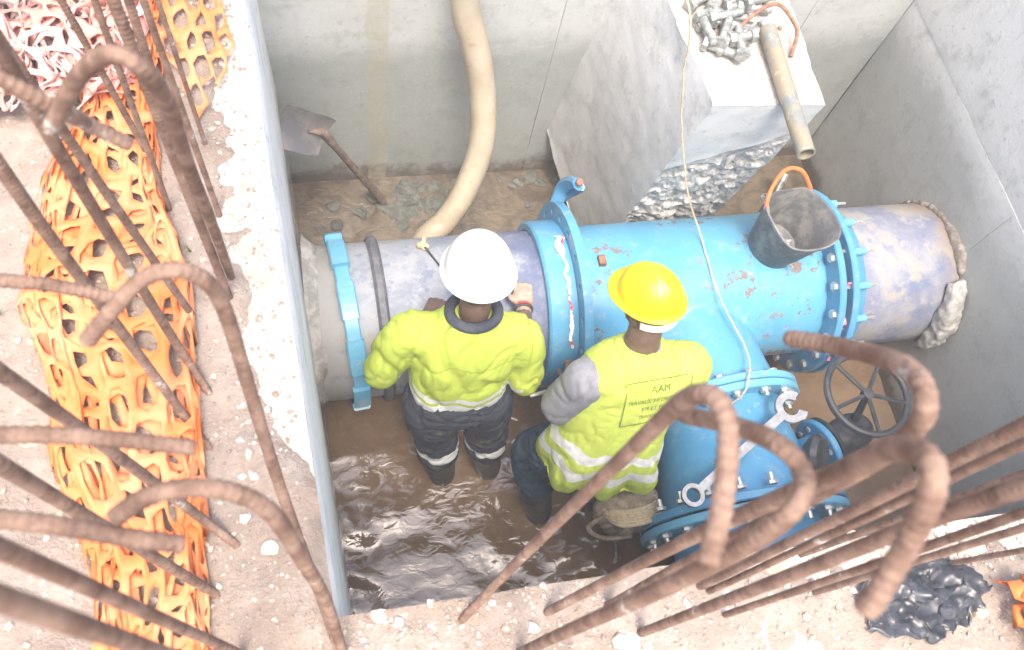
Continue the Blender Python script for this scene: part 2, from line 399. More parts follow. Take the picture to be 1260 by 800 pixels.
def rock_mesh(name, seed, mat, flat=1.0, sub=2):
    bm = bmesh.new(); bmesh.ops.create_icosphere(bm, subdivisions=sub, radius=1)
    off = Vector((seed * 3.7, seed * 1.3, seed * 7.1))
    r2 = random.Random(seed)
    planes = [(Vector((r2.gauss(0, 1), r2.gauss(0, 1), r2.gauss(0, 1))).normalized(), r2.uniform(0.42, 0.80)) for _ in range(11)]
    for v in bm.verts:
        for n_, d in planes:
            e = v.co.dot(n_) - d
            if e > 0: v.co -= n_ * e * 1.0
        v.co *= 1 + 0.2 * noise.noise(v.co * 1.7 + off); v.co.z *= flat
    me = bpy.data.meshes.new(name); bm.to_mesh(me); bm.free(); me.materials.append(MATS[mat]); return me

def smooth01(t): t = max(0, min(1, t)); return t * t * (3 - 2 * t)
# ------------------------------------------------------------------ the pit: floor, water, walls
G = 2.40                                        # ground level above the water
YB, YN, XR = 2.72, 0.18, 2.86                   # inner faces: back, near, right
def xl(y): return -0.045 - 0.066 * (y - 0.18)   # inner face of the left wall at its top
def xb(y): return -0.025 - 0.0515 * (y - 0.18)  # and at its foot: the face leans back a little
def quad_prism(mb, pts, z0, z1):
    n = len(pts); vs = [(x, y, z0) for x, y in pts] + [(x, y, z1) for x, y in pts]
    return mb.add(vs, [tuple(range(n))[::-1], tuple(range(n, 2 * n))] + [(i, (i + 1) % n, n + (i + 1) % n, n + i) for i in range(n)])
def panel_mesh(corners, depth, out, bev=0.006, nz=0.004, seed=0):
    """a cast panel: four corners (bottom-left, bottom-right, top-right, top-left), bevelled rim, gently uneven face"""
    a, b, c, d = (Vector(p) for p in corners); out = Vector(out).normalized()
    W = (b - a).length; Hh = (d - a).length; nu = max(4, int(W / 0.05)); nv = max(4, int(Hh / 0.05))
    vs = []; fs = []
    for j in range(nv + 1):
        for i in range(nu + 1):
            u, v = i / nu, j / nv
            p = a.lerp(b, u).lerp(d.lerp(c, u), v)
            e = min(u * W, (1 - u) * W, v * Hh, (1 - v) * Hh)
            h = nz * noise.fractal(p * 2.3 + Vector((seed, 0, 0)), 0.9, 2.0, 3)
            if i in (0, nu) or j in (0, nv): h -= bev * (0.7 + 0.8 * abs(noise.noise(p * 9)))
            vs.append(p + out * h)
    for j in range(nv):
        for i in range(nu):
            q = j * (nu + 1) + i; fs.append((q, q + 1, q + nu + 2, q + nu + 1))
    o = len(vs); rim = [i for i in range(nu + 1)] + [j * (nu + 1) + nu for j in range(1, nv + 1)] + \
        [nv * (nu + 1) + i for i in range(nu - 1, -1, -1)] + [j * (nu + 1) for j in range(nv - 1, 0, -1)]
    vs += [Vector(vs[i]) - out * depth for i in rim]
    m = len(rim)
    fs += [(rim[i], o + i, o + (i + 1) % m, rim[(i + 1) % m]) for i in range(m)]
    return MB().add(vs, fs, True)

fl = MB(); quad_prism(fl, [(-0.4, -0.1), (3.1, -0.1), (3.1, 3.0), (-0.4, 3.0)], -0.35, -0.14)
tag(fl.build('pit_floor', 'floor_mud'), kind='structure')

wm = MB(); NX, NY = 260, 230; vs = []; fs = []
for j in range(NY + 1):
    for i in range(NX + 1):
        y = YN - 0.05 + (YB + 0.06 - YN + 0.05) * j / NY
        x = xb(y) - 0.06 + (XR + 0.05 - xb(y) + 0.06) * i / NX
        calm = min(1, max(0.0, (2.05 - y) / 0.5))
        amp = 0.015 * calm * (0.5 + 0.9 * smooth01(0.5 + 1.2 * noise.noise(Vector((x * 1.7, y * 1.9, 9)))))
        h = amp * (noise.noise(Vector((x * 4.6, y * 8.6, 0.3)) + Vector((0.5, 0.8, 0)) * noise.noise(Vector((x * 2, y * 2, 5)))) * 1.0
                   + 0.27 * noise.noise(Vector((x * 13, y * 19, 2.1))))
        vs.append((x, y, h))
for j in range(NY):
    for i in range(NX):
        q = j * (NX + 1) + i; fs.append((q, q + 1, q + NX + 2, q + NX + 1))
wm.add(vs, fs, True)
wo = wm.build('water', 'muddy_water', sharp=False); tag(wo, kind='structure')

# left wall
def pit_wall(loc, label): return empty('pit_wall', loc, label, 'wall')
TH = 0.30
lw = pit_wall((-0.2, 1.4, 0), 'pale concrete pit wall the shovel blade leans on, its rough top beside the orange mesh')
m = MB(); quad_prism(m, [(xl(-0.2) - TH, -0.12), (xl(-0.2) - 0.022, -0.12), (xl(3) - 0.022, 3.0), (xl(3) - TH, 3.0)], -0.35, G - 0.02); m.build('wall_core', 'concrete_left', lw)
panel_mesh([(xb(YN - .1), YN - .1, -.3), (xb(YB), YB, -.3), (xl(YB), YB, G), (xl(YN - .1), YN - .1, G)], 0.03, (1, 0, 0), 0.010, 0.006, 3).build('panel', 'concrete_left', lw)
def rough_top(x0, x1, y0, y1, z, xf=None, amp=0.006, step=0.022):
    nu, nv = max(2, int((x1 - x0) / step)), max(2, int((y1 - y0) / step)); vs = []; fs = []
    for j in range(nv + 1):
        for i in range(nu + 1):
            x = x0 + (x1 - x0) * i / nu; y = y0 + (y1 - y0) * j / nv
            if xf: x += xf(y)
            vs.append((x, y, z + amp * (fb((x, y, 1), 14) + 0.5 * noise.noise(Vector((x * 60, y * 60, 0))))))
    for j in range(nv):
        for i in range(nu):
            q = j * (nu + 1) + i; fs.append((q, q + 1, q + nu + 2, q + nu + 1))
    return MB().add(vs, fs, True)
rough_top(-TH, -0.004, YN - 0.1, 2.9, G, xl).build('wall_top', 'concrete_top', lw, sharp=False)

# back wall
bw = pit_wall((1.4, YB + 0.1, 0), 'grey concrete pit wall standing behind the corrugated hose')
m = MB(); quad_prism(m, [(xl(3) - .02, YB + 0.022), (XR + .3, YB + 0.022), (XR + .3, YB + .3), (xl(3) - .02, YB + .3)], -0.35, G - 0.02); m.build('wall_core', 'concrete_wall', bw)
xs = [xl(YB) - 0.01, 1.115, 2.343, XR]
for (za, zb) in ((-0.3, 1.317), (1.323, G)):
    for i in range(3):
        gap = 0.001
        panel_mesh([(xs[i] + gap, YB, za), (xs[i + 1] - gap, YB, za), (xs[i + 1] - gap, YB, zb), (xs[i] + gap, YB, zb)], 0.03, (0, -1, 0), 0.0014, 0.004, i + za).build('panel', 'concrete_wall', bw)
rough_top(-0.2, XR + 0.3, YB + 0.01, YB + 0.3, G).build('wall_top', 'concrete_top', bw, sharp=False)

# right wall
rw = pit_wall((XR + 0.1, 1.4, 0), 'grey concrete pit wall that swallows the mud stained pipe end')
m = MB(); quad_prism(m, [(XR + .022, -0.12), (XR + .3, -0.12), (XR + .3, YB + .02), (XR + .022, YB + .02)], -0.35, G - 0.02); m.build('wall_core', 'concrete_right', rw)
for (ya, yb, za, zb) in ((1.5095, YB - 0.002, -0.3, 1.2485), (YN - .1, 1.5080, -0.3, 1.2485), (YN - .1, YB - 0.002, 1.2505, G)):
    panel_mesh([(XR, yb, za), (XR, ya, za), (XR, ya, zb), (XR, yb, zb)], 0.03, (-1, 0, 0), 0.003, 0.005, ya + za * 3).build('panel', 'concrete_right', rw)
rough_top(XR + 0.004, XR + 0.3, YN - 0.1, YB, G).build('wall_top', 'concrete_top', rw, sharp=False)

# near wall
nw = pit_wall((1.4, YN - 0.1, 0), 'concrete pit wall with rough white top under the row of hooked bars')
m = MB(); quad_prism(m, [(xl(YN), YN - .3), (XR, YN - .3), (XR, YN - .022), (xl(YN), YN - .022)], -0.35, G - 0.02); m.build('wall_core', 'concrete_right', nw)
panel_mesh([(xl(YN) + .002, YN, -.3), (XR - .002, YN, -.3), (XR - .002, YN, G), (xl(YN) + .002, YN, G)], 0.03, (0, 1, 0), 0.006, 0.004, 11).build('panel', 'concrete_right', nw)
rough_top(xl(YN), XR, YN - 0.3, YN - 0.004, G, amp=0.009).build('wall_top', 'concrete_top', nw, sharp=False)

# ground: one sheet round the pit, fine near the camera and coarse towards the horizon
def spaced(a, b, step, far, grow=1.35):
    c = [a + (b - a) * i / max(1, round((b - a) / step)) for i in range(max(1, round((b - a) / step)) + 1)]
    return c
def outward(v, sgn, first, far):
    r = []; st = first
    while abs(v) < far: v += sgn * st; st *= 1.4; r.append(v)
    return r
def ground_z(x, y):
    dl = xl(y) - x; dn = YN - y; db = y - YB; dr = x - XR
    z = G + 0.012 + 0.020 * fb((x, y, 4), 2.6) + 0.010 * fb((x, y, 9), 11) + 0.006 * noise.noise(Vector((x * 45, y * 45, 3)))
    far = max(abs(x), abs(y))
    if far > 3: z += 0.03 * fb((x, y, 2), 0.4) * min(1, (far - 3) / 4)
    # the earth bank under the orange mesh
    if dl > 0.18 and y > -1: z += 0.05 * smooth01((dl - 0.18) / 0.3) * (0.6 + 0.6 * fb((x, y, 7), 1.8))
    # bare concrete shows along the left wall and, further right, along the near wall
    if dl > 0 and y > YN - 0.3:
        bare = 0.125 + 0.05 * fb((x * 0.3, y, 5), 5) - 0.10 * smooth01((0.75 - y) / 0.5)
        z -= 0.040 * smooth01((bare - dl) / 0.10 + 0.35 * fb((x, y, 3), 18))
    if dn > 0 and x > xl(y) - 0.05:
        bare = -0.06 + 0.17 * smooth01((x - 0.62) / 0.25) + 0.035 * fb((x, y * .3, 8), 6)
        z -= 0.04 * smooth01((bare - dn) / 0.08 + 0.35 * fb((x, y, 6), 18))
    if db > 0: z -= 0.05 * smooth01((0.2 - db) / 0.1)
    if dr > 0: z -= 0.05 * smooth01((0.2 - dr) / 0.1)
    return z
gm = MB()
def patch(us, vsl, f):
    n = len(us); vs = [f(u, v) for v in vsl for u in us]
    gm.add(vs, [(j * n + i, j * n + i + 1, (j + 1) * n + i + 1, (j + 1) * n + i) for j in range(len(vsl) - 1) for i in range(n - 1)], True)
E0 = 0.003
fx = outward(-1.05, -1, 0.03, 45)[::-1] + spaced(-1.05, 0.0, 0.0125, 0)           # offsets to the left of the left face
fy_n = outward(-0.35, -1, 0.03, 45)[::-1] + spaced(-0.35, 0.0, 0.0125, 0)         # offsets in front of the near face
ymid = spaced(YN - E0, 1.95, 0.0125, 0) + outward(1.95, 1, 0.03, YB)[:-1] + [YB + E0]
patch(fx, ymid, lambda u, y: (xl(y) - E0 + u, y, ground_z(xl(y) - E0 + u, y)))
x0 = xl(YN - E0) - E0
patch([x0 + u for u in fx], [YN - E0 + v for v in fy_n], lambda x, y: (x, y, ground_z(x, y)))
xn = spaced(x0, 1.75, 0.0125, 0) + outward(1.75, 1, 0.03, XR)[:-1] + [XR + E0]
patch(xn, [YN - E0 + v for v in fy_n], lambda x, y: (x, y, ground_z(x, y)))
xr = [XR + E0] + outward(XR + E0, 1, 0.08, 45)
patch(xr, [YN - E0 + v for v in fy_n], lambda x, y: (x, y, ground_z(x, y)))
patch(xr, ymid, lambda x, y: (x, y, ground_z(x, y)))
yb2 = [YB + E0] + outward(YB + E0, 1, 0.08, 45)
xl0 = xl(YB + E0) - E0
patch([xl0 + u for u in fx], yb2, lambda x, y: (x, y, ground_z(x, y)))
patch(spaced(xl0, XR + E0, 0.1, 0), yb2, lambda x, y: (x, y, ground_z(x, y)))
patch(xr, yb2, lambda x, y: (x, y, ground_z(x, y)))
tag(gm.build('ground', 'dirt', sharp=False), kind='structure')

# ------------------------------------------------------------------ concrete thrust block
def block():
    root = empty('concrete_block', (1.6, 2.4, 0), 'big broken concrete block with white top carrying bolts and a steel tube', 'block')
    A, B, C_, D = Vector((1.445, 1.87, 1.6)), Vector((1.90, 1.85, 1.6)), Vector((1.94, YB + .02, 1.6)), Vector((1.36, YB + .02, 1.6))
    E_, F_, Gg, Hh = Vector((1.385, 2.11, -0.1)), Vector((1.90, 2.13, -0.1)), Vector((1.98, YB + .02, 0.3)), Vector((1.19, YB + .02, 0.38))
    Mi = A.lerp(E_, 0.30); Mj = B.lerp(F_, 0.13)
    def face(a, b, c, d, nu, nv, disp, out):
        vs = []; out = Vector(out)
        for j in range(nv + 1):
            for i in range(nu + 1):
                u, v = i / nu, j / nv; p = a.lerp(b, u).lerp(d.lerp(c, u), v)
                e = min(u, 1 - u, v, 1 - v)
                wp = Vector((noise.noise(p * 7), noise.noise(p * 7 + Vector((5, 3, 1))), noise.noise(p * 7 + Vector((1, 8, 4))))) * 0.016 + Vector((noise.noise(p * 23), noise.noise(p * 23 + Vector((5, 3, 1))), noise.noise(p * 23 + Vector((1, 8, 4))))) * 0.007
                vs.append(p + wp * (0.07 + 0.55 * max(0, 1 - e * 22)) + out * disp(p) * min(1, e * 12))
        return vs, [(j * (nu + 1) + i, j * (nu + 1) + i + 1, (j + 1) * (nu + 1) + i + 1, (j + 1) * (nu + 1) + i) for j in range(nv) for i in range(nu)]
    sm = lambda p: 0.006 * fb(p, 4)
    rough = lambda p: 0.022 * fb(p, 6) - 0.03 * (noise.voronoi(p * 15)[0][0] - 0.3) + 0.012 * noise.cell(p * 30) - 0.006
    m = MB(); m.add(*face(A, B, C_, D, 30, 40, lambda p: 0.006 * fb(p, 9), (0, 0, 1)), True); m.build('block_top', 'concrete_top', root)
    m = MB(); m.add(*face(D, A, E_, Hh, 44, 70, sm, (-1, 0, 0)), True); m.build('block_side', 'concrete_block', root, sharp=False)
    m = MB(); m.add(*face(A, B, Mj, Mi, 30, 16, sm, (0, -1, 0)), True); m.build('block_front', 'concrete_block', root, sharp=False)
    m = MB(); m.add(*face(Mi, Mj, F_, E_, 52, 100, rough, (0, -1, 0.1)), False); m.build('broken_face', 'chipped_concrete', root, sharp=False)
    m = MB(); m.add(*face(B, C_, Gg, F_, 16, 30, sm, (1, 0, 0)), True); m.add([E_, F_, Gg, Hh], [(0, 1, 2, 3)]); m.build('block_back_side', 'concrete_block', root, sharp=False)
block()

def ell(mb, c, r, f, u, seg=20, rings=14):
    f = Vector(f).normalized(); u = (Vector(u) - f * Vector(u).dot(f)).normalized(); l = f.cross(u); c = Vector(c); vs = []; fs = []
    for i in range(rings + 1):
        t = PI * i / rings
        for j in range(seg):
            a = 2 * PI * j / seg
            vs.append(c + l * (r[0] * math.sin(t) * math.cos(a)) + f * (r[1] * math.sin(t) * math.sin(a)) + u * (r[2] * math.cos(t)))
    for i in range(rings):
        for j in range(seg):
            q = (j + 1) % seg; fs.append((i * seg + j, i * seg + q, (i + 1) * seg + q, (i + 1) * seg + j))
    mb.add(vs, fs, True)

# ------------------------------------------------------------------ pipeline
PY, PZ, PR = 1.61, 0.55, 0.34
AXO = lambda x: (x, PY, PZ)
def radial(axis_o, axis, ang, r, s_=0.0, ref=(0, 0, 1)):
    ax = Vector(axis).normalized(); u = Vector(ref); u = (u - ax * u.dot(ax)).normalized(); v = ax.cross(u)
    d = u * math.cos(ang) + v * math.sin(ang)
    return Vector(axis_o) + ax * s_ + d * r, d
def hexbolt(mb, c, ax, r=0.018, h=0.014, shank=0.0, sr=0.010):
    ax = Vector(ax).normalized(); c = Vector(c)
    mb.lathe([(0, 0.0), (0, r), (h * 0.8, r), (h, r * 0.85), (h, 0.0)], c, ax, 6, smooth=False)
    if shank: mb.lathe([(h, sr), (h + shank, sr), (h + shank, 0)], c, ax, 8, smooth=False)
def add_bolts(parent, o, ax, R, n, a0, s_, mat='zinc', shank=0.012, r=0.022, both=None, skip=None):
    for i in range(n):
        a = a0 + 2 * PI * i / n
        p, d = radial(o, ax, a, R, s_)
        if p.z < PZ - R * 0.75: continue
        m = MB(); hexbolt(m, p, ax, r, 0.016, shank); m.build('bolt', mat, parent)
        if both is not None:
            m = MB(); hexbolt(m, p - Vector(ax).normalized() * both, -Vector(ax), r, 0.016, shank); m.build('nut', mat, parent)
def ring_prof(s0, s1, ri, ro, bev=0.005):
    return [(s0, ri), (s0, ro - bev), (s0 + bev, ro), (s1 - bev, ro), (s1, ro - bev), (s1, ri)]

# grey pipe from the left wall
m = MB(); m.lathe([(-0.25, 0), (-0.25, PR), (1.06, PR), (1.06, PR - 0.03), (0.9, PR - 0.03)], AXO(0), (1, 0, 0), 72)
gp = m.build('grey_pipe', 'pipe_left'); tag(gp, 'pale grey blue pipe coming out of the left wall behind the white helmet worker', 'pipe')
# mortar where it leaves the wall
m = MB(); vs = []
me = MB(); me.lathe([(0, PR - .01), (0, PR + .05), (0.03, PR + .03), (0.055, PR + .002), (0.055, PR - .01)], AXO(xb(PY) - 0.015), (1, 0, 0), 60)
for i, v in enumerate(me.v):
    v = Vector(v); d = v - Vector((v.x, PY, PZ)); f = 1 + 0.05 * fb(v, 9); me.v[i] = (v.x + 0.03 * fb(v, 6) * (v.x > -0.1), PY + d.y * f, PZ + d.z * f)
me.build('mortar_collar', 'mortar', gp)

# loose clamping ring with lugs
cr = empty('clamp_ring', (0.045, PY, PZ - 0.39), 'light blue lugged clamp ring hung over the pale pipe beside the left wall', 'ring')
yaw = math.radians(5); rax = Vector((math.cos(yaw), math.sin(yaw), 0))
m = MB(); m.lathe(ring_prof(-0.03, 0.03, 0.352, 0.372), AXO(0.045), rax, 64, closed=True); m.build('ring_band', 'blue_paint_pale', cr)
for i in range(10):
    a = 2 * PI * (i + 0.35) / 10
    m = MB(); m.lathe(ring_prof(-0.036, 0.036, 0.36, 0.392, 0.006), AXO(0.045), rax, 5, a0=a - 0.20, a1=a + 0.20, smooth=False, closed=True)
    n_ = 6; b = len(m.v) // 6
    m.f += [tuple(range(6)), tuple(5 * 6 + q for q in range(6))]; m.smooth += [False, False]
    m.build('lug', 'blue_paint_pale', cr)
# rubber sealing ring
m = MB(); m.lathe([(-0.024, 0.341), (-0.024, 0.352), (-0.012, 0.366), (0.012, 0.366), (0.024, 0.352), (0.024, 0.341)], AXO(0.185), (1, 0.03, 0), 64, closed=True)
tag(m.build('rubber_gasket', 'rubber_ring'), 'dark grey rubber sealing ring slipped around the pale pipe', 'gasket')

# flange adapter: sleeve and drilled disc
fa = empty('flange_adapter', (0.95, PY, PZ - 0.45), 'blue flange adapter with wide sleeve and drilled disc between the two workers', 'flange')
m = MB(); m.lathe([(0.865, 0.345), (0.865, 0.372), (0.875, 0.382), (0.99, 0.382), (0.99, 0.345)], AXO(0), (1, 0, 0), 72); m.build('sleeve', 'blue_paint_clean', fa)
# disc with real bolt holes: ring sectors with a square-ish opening
def drilled_disc(parent, o, ax, s0, s1, ri, ro, rb, hr, n, mat, name='disc'):
    ax = Vector(ax).normalized(); mb = MB(); seg = 8
    for i in range(n):
        a = 2 * PI * i / n; h = PI / n
        outer = []
        for (aa, rr) in [(-h, ri), (-h, (ri + ro) / 2), (-h, ro), (-h / 2, ro), (0, ro), (h / 2, ro), (h, ro), (h, (ri + ro) / 2), (h, ri), (h / 2, ri), (0, ri), (-h / 2, ri)]:
            outer.append((aa, rr))
        inner = []
        for (aa, rr) in outer:
            x, y = rr * math.sin(aa), rr * math.cos(aa) - rb
            L = math.hypot(x, y); inner.append((hr * x / L, rb + hr * y / L))
        pts = [(rr * math.sin(aa), rr * math.cos(aa)) for aa, rr in outer] + inner
        vs = []
        for s_ in (s0, s1):
            for (x, y) in pts:
                R_ = math.hypot(x, y); t = math.atan2(x, y) + a
                p, d = radial(o, ax, t, R_, s_); vs.append(p)
        N_ = 12; fs = []
        for q in range(N_):
            w_ = (q + 1) % N_
            fs += [(q, w_, N_ + w_, N_ + q), (24 + q, 24 + N_ + q, 24 + N_ + w_, 24 + w_), (N_ + q, N_ + w_, 24 + N_ + w_, 24 + N_ + q)]
            if q in (2, 3, 4, 5, 8, 9, 10, 11): fs.append((q, 24 + q, 24 + w_, w_))
        mb.add(vs, fs, False)
    return mb.build(name, mat, parent)
drilled_disc(fa, AXO(0), (1, 0, 0), 0.992, 1.03, 0.35, 0.462, 0.418, 0.018, 20, 'blue_paint_clean', 'flange_disc')
pts = [Vector((1.035, 2.02, 0.70)), Vector((1.06, 2.06, 0.80)), Vector((1.075, 2.03, 0.90)), Vector((1.085, 1.98, 0.955))]
m = MB(); m.tube(catmull(pts, 6), 0.022, 8, flat=1.5); lug = m.build('lifting_arm', 'blue_paint_clean', fa)
m = MB(); hexbolt(m, Vector((1.085, 1.975, 0.975)), (0.1, -0.3, 1), 0.018, 0.014); m.build('bolt', 'rusty_rod', lug)
pts = [Vector((1.05, 2.07, 0.66)), Vector((1.10, 2.06, 0.76)), Vector((1.12, 2.02, 0.86)), Vector((1.10, 1.98, 0.94))]
m = MB(); m.tube(catmull(pts, 6), 0.016, 8, flat=1.5); m.build('lifting_arm', 'blue_paint_clean', fa)
# torn red and white tape along the disc
m = MB(); tp = []
for i in range(30):
    t = i / 29; a = math.radians(22 - 78 * t); p, d = radial(AXO(0), (1, 0, 0), -a, 0.388 + 0.006 * math.sin(i * 1.7), 0.955 + 0.006 * math.sin(i * 2.1) * (1 - t) + 0.02 * noise.noise(Vector((i * .4, 0, 0))))
    tp.append((p, d))
vs = []; fs = []
for i, (p, d) in enumerate(tp):
    wd = 0.004 + 0.013 * abs(noise.noise(Vector((i * 0.45, 3, 1)))) + (0.012 if i < 6 else 0)
    vs += [p + Vector((-wd, 0, 0)), p + Vector((wd, 0, 0)), p + Vector((wd, 0, 0)) + d * 0.002, p + Vector((-wd, 0, 0)) + d * 0.002]
for i in range(len(tp) - 1):
    for q in range(4): fs.append((i * 4 + q, i * 4 + (q + 1) % 4, i * 4 + 4 + (q + 1) % 4, i * 4 + 4 + q))
m.add(vs, fs); m.build('torn_tape', 'red_white_tape', fa)

# blue tee: body, branch, flanges
tee = empty('pipe_tee', (1.6, PY, PZ - 0.44), 'big bright blue tee pipe with scuffed paint carrying the bucket', 'pipe')
BO, BAX = Vector((1.555, 1.50, PZ)), Vector((0.13, -1.0, 0)).normalized()
FAX = Vector((0.05, -1.0, 0)).normalized()
def fused():
    mb = MB(); mb.lathe([(0, 0), (0, PR + .005), (1.13, PR + .005), (1.13, 0)], AXO(1.045), (1, 0, 0), 72)
    mb.lathe([(-0.30, 0), (-0.30, 0.24), (-0.02, 0.265), (0.12, 0.278), (0.30, 0.285), (0.46, 0.295), (0.46, 0)], BO, BAX, 64)
    return mb
me = remeshed(fused(), 0.011, 10); me.materials.append(MATS['blue_paint']); link('tee_body', me, tee)
F1 = BO + BAX * 0.475
m = MB(); m.lathe(ring_prof(-0.022, 0.010, 0.25, 0.372), F1, FAX, 56, closed=True); m.build('branch_flange', 'blue_paint_pale', tee)
m = MB(); m.lathe(ring_prof(0, 0.035, 0.33, 0.445), AXO(2.165), (1, 0, 0), 64, closed=True); m.build('end_flange', 'blue_paint_clean', tee)
add_bolts(tee, AXO(2.165), (-1, 0, 0), 0.405, 20, 0.1, 0.0, shank=0)
add_bolts(tee, F1, -FAX, 0.335, 16, 0.12, 0.023, shank=0.0)
m = MB(); m.box(radial(AXO(0), (1, 0, 0), math.radians(-2), PR + .014, 1.13)[0], (0.03, 0.045, 0.03)); m.build('casting_stub', 'rusty_rod', tee)

# valve body bolted to the branch
VAX = Vector((-0.03, -1.0, 0)).normalized(); VO = F1 + FAX * 0.013
vb = empty('valve_body', (1.62, 0.75, PZ - 0.42), 'blue tapered valve body bolted to the tee, spanner lying across it', 'valve')
L2 = 0.47
m = MB(); m.lathe([(0.01, 0.25), (0.02, 0.288), (0.10, 0.285), (0.30, 0.325), (0.42, 0.345), (L2, 0.355), (L2 + .02, 0.3)], VO, VAX, 64); m.build('valve_shell', 'blue_paint_clean', vb)
m = MB(); m.lathe(ring_prof(0.0, 0.034, 0.25, 0.37), VO, FAX, 56, closed=True); m.build('valve_flange', 'blue_paint_pale', vb)
add_bolts(vb, VO, FAX, 0.335, 16, 0.12, 0.034, shank=0.016)
m = MB(); m.lathe(ring_prof(L2 - .015, L2 + .02, 0.30, 0.435), VO, VAX, 64, closed=True); m.build('valve_flange', 'blue_paint_clean', vb)
m = MB(); m.lathe(ring_prof(L2 + .03, L2 + .065, 0.30, 0.438), VO, VAX, 64, closed=True); m.build('valve_flange', 'blue_paint_pale', vb)
m = MB(); m.lathe([(L2 + .022, 0.30), (L2 + .022, 0.40), (L2 + .028, 0.40), (L2 + .028, 0.30)], VO, VAX, 64); m.build('flange_gasket', 'black_plastic', vb)
add_bolts(vb, VO, VAX, 0.395, 20, 0.05, L2 + .065, both=0.08 + .016, shank=0.03)
m = MB(); m.lathe([(L2 + .06, 0.31), (0.90, 0.31)], VO, VAX, 56); m.build('pipe_stub', 'blue_paint_clean', vb)

# side outlet and small gate valve with hand wheel
sv = empty('gate_valve', (2.15, 0.85, 0), 'small black and blue gate valve with grey spoked hand wheel beside the tee', 'valve')
s0 = Vector((1.86, 0.72, 0.56)); sax = Vector((1.0, 0.30, 0.02)).normalized()
m = MB(); m.lathe([(-0.12, 0.085), (0.17, 0.075), (0.21, 0.085)], s0, sax, 32); m.build('outlet_pipe', 'blue_paint_clean', sv)
m = MB(); m.lathe(ring_prof(0.175, 0.205, 0.05, 0.14), s0, sax, 36, closed=True); m.build('outlet_flange', 'blue_paint_clean', sv)
m = MB(); m.lathe(ring_prof(0.215, 0.235, 0.05, 0.135), s0, sax, 36, closed=True); m.build('black_flange', 'black_plastic', sv)
for i in range(8):
    p, d = radial(s0, sax, 2 * PI * (i + .5) / 8, 0.10, 0.18)
    m = MB(); hexbolt(m, p, -sax, 0.014, 0.012); m.build('bolt', 'zinc', sv)
vc = s0 + sax * 0.36
m = MB(); m.lathe([(0.23, 0.06), (0.27, 0.075), (0.33, 0.085), (0.40, 0.085), (0.44, 0.07), (0.46, 0.05), (0.46, 0)], s0, sax, 32); m.build('valve_casing', 'grey_steel', sv)
hub = Vector((2.205, 0.93, 0.80))
m = MB(); m.tube([vc, vc.lerp(hub, 0.35), vc.lerp(hub, 0.37), hub], [0.05, 0.04, 0.018, 0.013], 16); m.build('stem', 'grey_steel', sv)
wh = MB()
n_ = 48
wh.tube([hub + Vector((math.cos(2 * PI * i / n_), math.sin(2 * PI * i / n_), 0)) * 0.183 for i in range(n_ + 1)], 0.0155, 8, caps=False)
hw = wh.build('hand_wheel', 'grey_steel', sv)
m = MB(); m.lathe([(-0.02, 0), (-0.02, 0.024), (0.012, 0.024), (0.014, 0)], hub, (0, 0, 1), 16); m.build('wheel_hub', 'grey_steel', hw)
for i in range(5):
    a = 2 * PI * i / 5 + 0.9; m = MB(); d = Vector((math.cos(a), math.sin(a), 0))
    m.tube([hub + d * 0.02, hub + d * 0.10, hub + d * 0.182], 0.0095, 6); m.build('spoke', 'grey_steel', hw)
# black gear knob on the valve's shoulder
kn = VO + VAX * 0.30 + Vector((0.26, 0, 0.20))
m = MB(); m.lathe([(0, 0.055), (0.03, 0.085), (0.05, 0.09), (0.07, 0.07), (0.07, 0)], kn, (0.6, -0.35, 0.7), 24); m.build('black_cap', 'black_plastic', vb)

# bolted coupling and the right pipe
cp = empty('pipe_coupling', (2.29, PY, PZ - 0.44), 'blue bolted coupling ring with pale studs joining tee and right hand pipe', 'coupling')
m = MB(); m.lathe(ring_prof(2.207, 2.222, 0.34, 0.40), AXO(0), (1, 0, 0), 64, closed=True); m.build('rubber_seal', 'rubber', cp)
m = MB(); m.lathe(ring_prof(2.226, 2.258, 0.335, 0.452), AXO(0), (1, 0, 0), 64, closed=True); m.build('coupling_flange', 'blue_paint_clean', cp)
m = MB(); m.lathe([(2.258, 0.40), (2.27, 0.385), (2.335, 0.375), (2.345, 0.365), (2.345, 0.34)], AXO(0), (1, 0, 0), 64); m.build('coupling_sleeve', 'blue_paint_clean', cp)
for i in range(16):
    a = 2 * PI * (i + 0.4) / 16; p, d = radial(AXO(0), (1, 0, 0), a, 0.395, 2.30)
    if p.z < 0.15: continue
    m = MB(); m.tube([p - Vector((0.045, 0, 0)), p + Vector((0.035, 0, 0))], 0.019, 10); lg = m.build('stud_lug', 'blue_paint_pale', cp)
    m = MB(); m.tube([p + Vector((0.034, 0, 0)), p + Vector((0.085, 0, 0))], 0.0065, 6); m.build('stud', 'zinc', lg)
    p2, d2 = radial(AXO(0), (1, 0, 0), a, 0.415, 2.2)
    m = MB(); m.tube([p2, p2 + Vector((0.03, 0, 0))], 0.008, 6); m.build('stud', 'zinc', cp)
